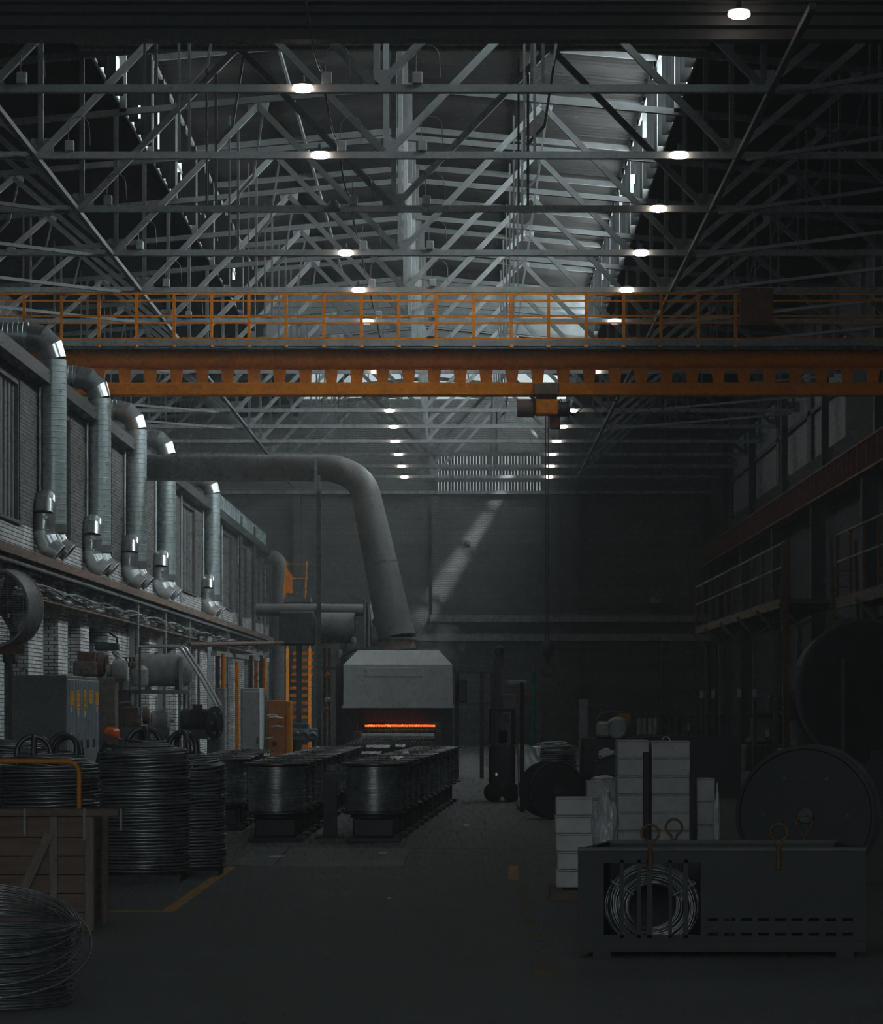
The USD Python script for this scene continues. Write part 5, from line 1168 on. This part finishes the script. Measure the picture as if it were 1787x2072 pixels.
for x_, y_, d in ((1316, 1686, -.03), (1364, 1674, BD + .04), (1576, 1684, -.03), (1628, 1666, BD + .04)):
    c = K(x_, y_, d); r_ = .058
    side_ = 'near' if d < 0 else 'far'
    a_ = np.radians(np.linspace(-65, 245, 22))
    pts = [c + (.0, 0, -r_ * 1.9)] + [c + r_ * np.array([math.cos(q), 0, math.sin(q)]) for q in a_] + [c + (-.004, 0, -r_ * 1.9)]
    hk_ = thing('lifting_hook', f'yellowish ring hook on the {side_} edge of the black crate, {"left" if x_ < 1450 else "right"} one', 'hook', (c[0], c[1], c[2] - .2), group='ring hooks on the black crate')
    obj('ring', MB().tube(pts, .009, 8), 'hook_yellow', hk_, smooth=True)
    sh_ = .15 if d < 0 else .09
    obj('shank', MB().tube([c + (0, 0, -r_ * 1.75), c + (0, 0, -r_ * 1.75 - sh_)], .016, 8), 'hook_yellow', hk_)
ic = thing('wrapped_coil', 'shiny wire coil standing on edge behind the bars of the black crate', 'wire coil', K(1320, 1908, .3))
cc = K(1320, 1826, .42) + np.array([0, 0, -.02])
mb = MB(); g = np.random.default_rng(5)
for i in range(70):
    a = np.linspace(0, 2 * np.pi, 44, endpoint=False); r_ = g.uniform(.17, .315); dy = g.uniform(-.1, .1)
    e = 1 + .03 * np.sin(a * 2 + g.uniform(0, 6))
    mb.tube(np.stack([cc[0] + r_ * e * np.cos(a), cc[1] + dy * np.sqrt(max(0, 1 - ((r_ - .24) / .08) ** 2)) + .01 * np.sin(a * 3), cc[2] + r_ * .93 * e * np.sin(a)], -1), .008, 5, closed=True)
obj('loops', mb, 'wire_dark', ic, smooth=True, kind='stuff')
for k in range(3):
    a = .5 + k * 2.1; u = np.array([math.cos(a), 0, math.sin(a)])
    obj('tie_band', MB().tube([cc + u * .16 + (0, -.11, 0), cc + u * .33 + (0, -.11, 0), cc + u * .33 + (0, .11, 0), cc + u * .16 + (0, .11, 0)], .008, 6, closed=True), 'steel_grey', ic)
i2 = thing('wire_coil', 'dim wire coil behind the solid part of the black crate front', 'wire coil', K(1440, 1908, .8))
mb = MB()
for i in range(40):
    a = np.linspace(0, 2 * np.pi, 36, endpoint=False); r_ = g.uniform(.16, .30)
    mb.tube(np.stack([1.95 + g.uniform(-.1, .1) + .0 * a, KB + .62 + r_ * np.cos(a), .37 + r_ * np.sin(a)], -1), .008, 5, closed=True)
obj('loops', mb, 'wire_dark', i2, smooth=True, kind='stuff')

# ------------------------------------------------------------------ stacks of cartons, film, posts
def carton(label, x0, x1, y0, y1, z0, z1, film=False):
    t = thing('carton', label, 'carton', ((x0 + x1) / 2, (y0 + y1) / 2, z0), group='stacked pale cartons')
    obj('box', MB().cbox(x0, x1, y0, y1, z0, z1 - .003, .008), 'carton', t)
    obj('tape', MB().box((x0 + x1) / 2 - .03, (x0 + x1) / 2 + .03, y0 - .002, y0, z0 + .01, z1 - .015), 'carton', t)
    obj('flap_seam', MB().box(x0 + .01, x1 - .01, y0 - .002, y0, z1 - .02, z1 - .014), 'wood_pale', t)
SY_ = 28.2
def pallet(label, x0, x1, y0, y1):
    t = thing('pallet', label, 'pallet', ((x0 + x1) / 2, (y0 + y1) / 2, 0))
    n = 4
    for k in range(n):
        a = x0 + (x1 - x0 - .1) * k / (n - 1); obj('board', MB().box(a, a + .1, y0, y1, .09, .11), 'wood', t)
    for k in range(3):
        b = y0 + (y1 - y0 - .1) * k / 2; obj('skid', MB().box(x0, x1, b, b + .1, 0, .088), 'wood', t)
    return t
xs0, xs1 = px(1126, SY_), px(1200, SY_)
pallet('low wooden pallet under the narrow carton stack', xs0 - .05, xs0 + .85, SY_ - .02, SY_ + .7)
zs = np.linspace(.112, pz(1613, SY_), 6)
for k in range(5):
    carton(f'pale carton in the narrow stack beside the black crate, {ORD[4 - k]} from the top', xs0 + (.012 if k % 2 else 0) - (.02 if k == 3 else 0), xs1 - (.01 if k % 2 else 0), SY_, SY_ + .4, zs[k] + .001, zs[k + 1])
SB = 36.0
sx0, sxm, sxm2, sx1 = px(1250, SB), px(1313, SB), px(1319, SB), px(1397, SB)
pallet('wooden pallet under the tall carton stack', sx0 - .03, sx1 + .35, SB - .05, SB + .75)
zs = np.linspace(.112, pz(1497, SB), 7)
for k in range(6):
    carton(f'pale carton in the left column of the tall stack, {ORD[5 - k]} from the top', sx0, sxm, SB, SB + .55, zs[k] + .001, zs[k + 1])
    carton(f'pale carton in the right column of the tall stack, {ORD[5 - k]} from the top', sxm2, sx1 - .005 * (k % 2), SB, SB + .55, zs[k] + .001, zs[k + 1] - (.01 if k == 5 else 0))
for q, y_, lab in ((1308, 1522, 'dark upright post between the two columns of the tall carton stack'), (1402, 1560, 'dark upright post right of the tall carton stack')):
    obj('upright_post', MB().cbox(px(q - 6, SB - .1), px(q + 6, SB - .1), SB - .14, SB - .06, 0, pz(y_, SB - .1), .006), 'crate_black', label=lab, cat='post')
zs = np.linspace(.112, pz(1574, SB + .1), 4)
for k in range(3): carton(f'dim carton in the short stack right of the dark post, {ORD[2 - k]} from the top', px(1410, SB + .1), px(1447, SB + .1), SB + .1, SB + .55, zs[k] + .001, zs[k + 1])
S3 = 37.4
zs = np.linspace(0.002, pz(1580, S3), 5)
for k in range(4): carton(f'pale carton half hidden left of the tall stack, {ORD[3 - k]} from the top', px(1188, S3), px(1248, S3), S3, S3 + .4, zs[k] + .001, zs[k + 1])
obj('carton_loop', MB().tube(arc(at(1348, 1499, SB + .1), .045, 180, 0, (1, 0, 0), (0, 0, 1), 12), .006, 6), 'plastic_film', label='small pale strap loop standing on top of the tall carton stack', cat='strap')
def film(label, cx, cy, Y, w, h, seed, flat=1.0, bump=.35, name='plastic_film'):
    s = trimesh.creation.icosphere(4, 1.0); v = np.array(s.vertices)
    v *= (1 + bump * (meshkit.fbm(v * 2.1 + seed, 4, seed) - .5) * 2)[:, None]
    v = v * (w / 2 / F * Y, w / 2 / F * Y * flat, h / 2 / F * Y) + at(cx, cy, Y)
    s.vertices = v
    return obj(name, s, 'plastic_film', label=label, cat='plastic film', smooth=25)
film('crumpled bundle of clear plastic film hanging beside the narrow carton stack', 1226, 1690, 32.5, 52, 170, 3)
film('twisted strip of plastic film lying on top of the low cartons beside the tall stack', 1222, 1577, 37.55, 50, 14, 6)
film('plastic film trailing on the floor between the carton stacks', 1222, 1698, 39.4, 84, 30, 8, 1.6)
film('loose pale film draped on the right of the short carton stack', 1451, 1690, 35.8, 14, 176, 12)
_b = thing('storage_box', 'dark box under the folded pale film behind the second dark reel', 'box', (px(1228, 52.6), 52.6, 0))
obj('body', MB().cbox(px(1205, 52.6), px(1255, 52.6), 52.4, 52.9, 0, pz(1541, 52.6), .02), 'black_iron', _b)
obj('lid', MB().cbox(px(1204, 52.6), px(1256, 52.6), 52.38, 52.92, pz(1541, 52.6), pz(1538, 52.6), .01), 'steel_dark', _b)
film('folded pale film lying behind the second dark reel', 1228, 1527, 52.5, 34, 26, 14)

# ------------------------------------------------------------------ reels on edge, coil, post, machines in the mid right
def edge_reel(label, x, y, Y, r_px, ang, L, fm='black_iron'):
    r_ = r_px / F * Y; c = at(x, y, Y); c[2] = r_ + .003
    ax = np.array([math.sin(math.radians(ang)), math.cos(math.radians(ang)), 0])
    t = thing('standing_reel', label, 'wire reel', (c[0], c[1], 0))
    obj('front_flange', MB().lathe([(.06, 0), (r_ * .3, -.012), (r_ * .34, 0), (r_ * .93, 0), (r_ * .95, -.012), (r_, -.008), (r_, .03), (r_ * .5, .03)], c, ax, 48), fm, t, smooth=30)
    obj('back_flange', MB().lathe([(r_ * .5, L - .03), (r_, L - .03), (r_, L), (.06, L)], c, ax, 48), 'black_iron', t, smooth=30)
    obj('drum', MB().lathe([(r_ * .62, .02), (r_ * .62, L - .02)], c, ax, 32), 'wire_dark', t, smooth=True)
    obj('hub', MB().lathe([(0, -.03), (.07, -.03), (.09, 0), (0, 0)], c, ax, 16), 'steel_dark', t)
    for k in range(6):
        a = k * math.pi / 3; u = np.cross(ax, (0, 0, 1.0)); u /= np.linalg.norm(u)
        obj('bolt', MB().lathe([(0, -.02), (.018, -.02), (.018, 0), (0, 0)], c + r_ * .6 * (math.cos(a) * u + np.array([0, 0, math.sin(a)])), ax, 8), 'steel_dark', t)
    return t
edge_reel('black reel standing on edge, round face to the camera, left of the cartons', 1127, 1600, 48.5, 58, -14, .62)
edge_reel('black reel standing on edge, half hidden behind the cartons', 1248, 1572, 51.0, 60, 8, .5)
edge_reel('very large dark reel at the right edge behind the black crate', 1630, 1680, 30.5, 142, 12, .7, 'crate_black')
coil('wire_coil', 'dull wire coil standing behind the black reel on edge', px(1120, 56), 56, .39, .5, pz(1502, 56), .033, .014, 'wire', 21, wob=.03)
wp = thing('wrapped_bale', 'pale plastic-wrapped bale beside a dark post in the middle right', 'bale', (px(1074, 53), 53, 0))
s = trimesh.creation.box((.36, .5, 1.05)).subdivide().subdivide().subdivide(); v = np.array(s.vertices)
v += (meshkit.fbm(v * 5, 3, 2)[:, None] - .5) * .09; v[:, 2] = np.where(v[:, 2] > .3, v[:, 2] - .18 * (v[:, 0] + .18), v[:, 2])
s.vertices = v + (px(1071, 53), 53, .56)
obj('wrap', s, 'plastic_film', wp, smooth=25)
obj('base', MB().box(px(1071, 53) - .2, px(1071, 53) + .2, 52.75, 53.25, 0, .06), 'wood', wp)
obj('dark_post', MB().cbox(px(1052, 51.8), px(1061, 51.8), 51.76, 51.84, 0, pz(1380, 51.8), .008), 'crate_black', label='thin dark post in front of the plastic-wrapped bale', cat='post')
obj('teal_pipe', MB().tube([(px(1079, 60), 60, 0), (px(1079, 60), 60, pz(1358, 60))], .036, 10), 'teal_paint', label='upright teal green pipe in the dark middle right', cat='pipe')
obj('pale_column', MB().cbox(px(1172, 58), px(1190, 58), 57.9, 58.1, 0, pz(1415, 58), .01), 'steel_grey', label='pale grey upright column right of the teal pipe', cat='column')
pk = thing('packing_machine', 'dark machine with pale cowl and yellow plate behind the cartons', 'machine', (px(1245, 55), 55, 0))
obj('body', MB().cbox(px(1178, 55), px(1290, 55), 55, 55.8, 0, pz(1492, 55), .03), 'black_iron', pk)
obj('cowl', MB().cbox(px(1208, 55), px(1234, 55), 54.8, 55.3, pz(1492, 55), pz(1460, 55), .04), 'machine_grey', pk)
obj('cowl', MB().lathe([(0, -.05), (.16, -.03), (.2, .05), (.2, .4), (0, .4)], at(1248, 1474, 54.9), (.15, 1, 0), 24), 'machine_grey', pk, smooth=40)
obj('yellow_plate', MB().cbox(px(1252, 55), px(1278, 55), 55.2, 55.25, pz(1462, 55), pz(1444, 55), .01), 'dull_yellow', pk)
obj('arm', MB().tube([at(1206, 1460, 55.4), at(1216, 1446, 55.4), at(1240, 1440, 55.4), at(1262, 1444, 55.4)], .03, 8), 'steel_dark', pk)
ft = thing('forklift', 'dark forklift-like machine with mast right of the furnace', 'machine', (px(1015, 57.5), 57.5, 0))
def Ff(x, y, d=0): return at(x, y, 57.5 + d)
obj('body', MB().cbox(px(990, 57.5), px(1042, 57.5), 57.3, 58.6, .15, pz(1505, 57.5), .06), 'black_iron', ft)
for q in (998, 1034): obj('wheel', MB().lathe([(0, -.02), (.12, -.02), (.17, .0), (.17, .14), (.12, .16), (0, .16)], (px(q, 57.4) , 57.25, .172), (0, 1, 0), 24), 'rubber', ft, smooth=40)
for q in (1000, 1036): obj('mast', MB().box(px(q - 2, 57.5), px(q + 2, 57.5), 57.25, 57.33, .1, pz(1438, 57.5)), 'crate_black', ft)
obj('roof_guard', MB().box(px(992, 57.5), px(1040, 57.5), 57.4, 58.4, pz(1440, 57.5), pz(1434, 57.5)), 'crate_black', ft)
for q in (992, 1040):
    obj('roof_pillar', MB().bar(Ff(q, 1436, .8), Ff(q, 1505, .9), .05), 'crate_black', ft)
obj('seat', MB().cbox(px(1008, 57.5), px(1028, 57.5), 58, 58.4, pz(1505, 57.5), pz(1478, 57.5), .04), 'rubber', ft)
obj('marker', MB().cbox(px(1021, 57.5), px(1030, 57.5), 57.22, 57.26, pz(1460, 57.5), pz(1444, 57.5), .01), 'hook_yellow', ft)
obj('lamp', MB().lathe([(0, 0), (.035, 0), (.035, .03), (0, .03)], Ff(1003, 1567, -.25), (0, 1, 0), 12), 'chrome', ft)
sg1 = thing('swing_column', 'dark round-headed column standing right of the furnace hood', 'column', (px(1008, 72), 72, 0))
obj('shaft', MB().cbox(px(1001, 72), px(1013, 72), 71.9, 72.05, 0, pz(1330, 72), .01), 'black_iron', sg1)
obj('head', MB().lathe([(0, 0), (.1, 0), (.12, .05), (.12, .14), (0, .16)], at(1010, 1318, 71.9), (0, 1, 0), 20), 'black_iron', sg1, smooth=40)
obj('lug', MB().box(px(1012, 72), px(1019, 72), 71.9, 72, pz(1350, 72), pz(1312, 72)), 'black_iron', sg1)
cb = thing('conveyor_frame', 'dark steel frame with beam running from the furnace to the right', 'frame', (px(965, 76), 76, 0))
obj('beam', MB().box(px(915, 76), px(1004, 76), 76, 76.15, pz(1361, 76), pz(1348, 76)), 'steel_dark', cb)
for q in (925, 975, 998): obj('leg', MB().box(px(q - 4, 76), px(q + 4, 76), 76, 76.15, 0, pz(1360, 76)), 'black_iron', cb)
obj('shelf', MB().box(px(920, 76), px(1000, 76), 76, 76.5, pz(1428, 76), pz(1422, 76)), 'steel_dark', cb)
obj('gear_box', MB().cbox(px(920, 76), px(945, 76), 76, 76.5, pz(1422, 76), pz(1375, 76), .03), 'black_iron', cb)
yb_ = thing('crash_barrier', 'dim orange beam on a dark frame in the middle right background', 'barrier', (px(1055, 90), 90, 0))
obj('beam', MB().cbox(px(1012, 90), px(1102, 90), 89.9, 90, pz(1412, 90), pz(1404, 90), .01), 'red_brown', yb_)
for q in (1047, 1063): obj('yellow_block', MB().cbox(px(q - 3, 89.8), px(q + 3, 89.8), 89.75, 89.85, pz(1424, 90), pz(1404, 90), .01), 'hook_yellow', yb_)
for q in (1015, 1098): obj('leg', MB().box(px(q - 3, 90), px(q + 3, 90), 89.9, 90.05, 0, pz(1406, 90)), 'black_iron', yb_)
obj('sign_plate', MB().cbox(px(1027, 90), px(1066, 90), 90.1, 90.14, pz(1384, 90), pz(1376, 90), .01), 'steel_grey', yb_)
# row of bobbin hooks behind the cartons
bh = thing('hook_rack', 'long dark rack with a row of small bent hooks behind the cartons', 'rack', (px(1380, 60), 60, 0))
obj('frame', MB().box(px(1285, 60), px(1500, 60), 60, 60.1, pz(1452, 60), pz(1448, 60)).box(px(1285, 60), px(1500, 60), 60, 60.6, 0, pz(1490, 60)), 'black_iron', bh)
for k in range(14):
    q = 1296 + 14.5 * k
    obj('hook', MB().tube([at(q, 1486, 59.98), at(q + 1, 1450, 59.98), at(q + 4, 1445, 59.95), at(q + 9, 1446, 59.9), at(q + 10, 1452, 59.9)], .02, 6), 'steel_dark', bh)
for q, y_ in ((1294, 1470), (1304, 1470), (1316, 1470), (1326, 1470)): obj('pale_spool', MB().lathe([(0, 0), (.045, 0), (.045, .3), (0, .3)], at(q, y_ + 16, 59.9), n=12), 'machine_grey', bh)
for i, (q, y_) in enumerate(((1395, 1472), (1420, 1405), (1443, 1405), (1496, 1402), (1527, 1402), (1553, 1483))):
    t = thing('tag_stand', f'pale tag on a thin black stand by the dark machines, {ORD[i]} from the left', 'stand', (px(q, 64), 64.1, 0), group='pale tags on black stands')
    obj('tag', MB().cbox(px(q - 4, 64), px(q + 4, 64), 63.98, 64, pz(y_ + 8, 64), pz(y_ - 8, 64), .004), 'machine_grey', t)
    obj('post', MB().box(px(q - 2, 64), px(q + 2, 64), 64, 64.06, .02, pz(y_ - 8, 64)), 'black_iron', t)
    obj('foot', MB().box(px(q - 10, 64), px(q + 10, 64), 63.95, 64.15, 0, .02), 'black_iron', t)

# ------------------------------------------------------------------ wire-drawing line with railed platforms on the right
def rail_platform(label, x, y0, y1, zd, zr, n, m, brace):
    t = thing('railed_platform', label, 'platform', (x + .6, (y0 + y1) / 2, zd))
    obj('deck', MB().box(x, x + 1.6, y0, y1, zd - .1, zd), 'steel_dark', t)
    obj('deck_edge', MB().box(x - .03, x, y0, y1, zd - .16, zd + .05), m, t)
    for z in (zr, (zr + zd) / 2 + .1): obj('rail', MB().tube([(x, y0, z), (x, y1, z)], .025, 8), 'steel_grey', t)
    for k in range(n):
        y = y0 + (y1 - y0) * k / (n - 1); obj('post', MB().box(x - .03, x + .03, y - .03, y + .03, zd, zr), m, t)
        if brace and k % 2 == 0: obj('support', MB().bar((x + .3, y, 0), (x + .3, y, zd - .55), .1).bar((x + .3, y, zd - .6), (x - .15, y, zd - .1), .07).bar((x + .3, y, zd - .6), (x + 1.2, y, zd - .1), .07), 'steel_dark', t)
    return t
XP = 7.0
rail_platform('long dark railed platform on knee braces by the right wall', XP, 70, 97, EYE + 2.35, EYE + 3.6, 11, 'hook_yellow', True)
rail_platform('nearer railed platform with dim yellow edge at the right edge', XP - .15, 51, 59, EYE + 1.95, EYE + 3.15, 5, 'hook_yellow', True)
tp_ = thing('tilted_post', 'tall tilted dim yellow post at the end of the long platform', 'post', (px(1598, 69), 69, 0))
obj('post', MB().bar((px(1592, 69), 69, 0), at(1588, 1098, 69), .14, .1), 'hook_yellow', tp_)
obj('stay', MB().bar((px(1604, 69), 69.3, 0), at(1580, 1190, 69.3), .06), 'steel_dark', tp_)
lt = thing('ladder', 'dim yellow ladder leaning beside the nearer platform', 'ladder', (px(1695, 59.5), 59.5, 0))
for dx in (0, .45): obj('rail', MB().bar((px(1700, 59.5) + dx, 59.5, 0), (px(1682, 59.5) + dx, 59.5, pz(1096, 59.5)), .06), 'hook_yellow', lt)
for k in range(14):
    z = .3 + .3 * k; f_ = z / pz(1096, 59.5); xq = px(1700, 59.5) + (px(1682, 59.5) - px(1700, 59.5)) * f_
    if f_ < .98: obj('rung', MB().box(xq, xq + .45, 59.48, 59.52, z, z + .03), 'steel_dark', lt)
for i, (y, r_, lab) in enumerate(((62.5, 1.2, 'big dark wire-drawing drum under the nearer platform'), (76, .8, 'dark drawing machine under the long platform, nearer one'), (86, .8, 'dark drawing machine under the long platform, farther one'))):
    t = thing('drawing_machine', lab, 'machine', (XP + 1.2, y, 0))
    obj('base', MB().cbox(XP + .4, XP + 2.4, y - 1.2, y + 1.2, 0, .7, .05), 'black_iron', t)
    obj('drum', MB().lathe([(0, 0), (r_ * .9, 0), (r_, .06), (r_, .1), (r_ * .85, .2), (r_ * .8, .7), (r_, .8), (r_, .86), (0, .9)], (XP + 1.3, y, .7), n=36), 'black_iron', t, smooth=40)
    obj('motor_cover', MB().cbox(XP + 1.2, XP + 2.2, y + .5 , y + 1.2, .7, 2.0, .05), 'black_iron', t)
fd = at(1750, 1400, 50)
bd = thing('large_drum', 'huge dark round drum at the far right edge', 'drum', (fd[0], fd[1], 0))
obj('drum', MB().lathe([(0, -.02), (1.05, -.02), (1.1, 0), (1.1, .05), (1.02, .08), (1.02, .6), (0, .6)], fd, (-.25, 1, 0), 56), 'black_iron', bd, smooth=40)
obj('rim', MB().lathe([(1.1, -.01), (1.14, 0), (1.14, .05), (1.1, .06), (1.08, .03), (1.1, -.01)], fd, (-.25, 1, 0), 56), 'steel_dark', bd, smooth=40)
obj('stand', MB().box(fd[0] - .6, fd[0] + .6, 50, 50.6, 0, fd[2] - .9), 'black_iron', bd)
yl = thing('marker_post', 'short post with tiny dim orange marker at the right edge', 'post', (px(1706, 47), 47, 0))
obj('post', MB().box(px(1702, 47), px(1710, 47), 47, 47.05, 0, pz(1330, 47)), 'black_iron', yl)
obj('marker', MB().box(px(1702, 47), px(1709, 47), 46.97, 47, pz(1350, 47), pz(1333, 47)), 'hook_yellow', yl)
# wall lamp box and thin pipes on the end wall
wb = thing('wall_box', 'small pale box fixed high on the dark end wall at the right', 'wall box', at(1325, 1230, 139.5))
obj('box', MB().cbox(px(1316, 139.5), px(1338, 139.5), 139.3, 140, pz(1222, 139.5), pz(1209, 139.5), .03), 'steel_grey', wb)
obj('lower_box', MB().cbox(px(1318, 139.5), px(1336, 139.5), 139.4, 140, pz(1230, 139.5), pz(1225, 139.5), .02), 'steel_dark', wb)
obj('wall_pipe', MB().tube([(px(1340, 139.6), 139.6, 0), (px(1340, 139.6), 139.6, pz(1300, 139.6))], .05, 8), 'steel_dark', label='thin upright pipe on the dark end wall at the right', cat='pipe')
vh = thing('wall_vent', 'small dark vent hole in the middle panel of the end wall', 'vent', at(947, 1099, 139.95))
obj('frame', MB().box(px(942, 139.9), px(952, 139.9), 139.9, 140, pz(1104, 139.9), pz(1094, 139.9)), 'black_iron', vh)
obj('flap', MB().box(px(944, 139.9), px(950, 139.9), 139.86, 139.9, pz(1102, 139.9), pz(1096, 139.9)), 'steel_dark', vh)
# ------------------------------------------------------------------ thin dusty haze that fills the hall
if HAZE:
    M['haze'] = usdkit.material(stage, '/World/Looks/haze', {'v': ('principled_volume', {'color': (0.9, 0.93, 0.95), 'density': HAZE, 'anisotropy': 0.0})}, volume='v.volume')
    obj('haze', MB().box(XL + .05, 10.65, Y0 + .1, 139.35, 0.005, EYE + 9.3), 'haze', label='thin dusty haze filling the whole hall', cat='haze', kind='stuff')
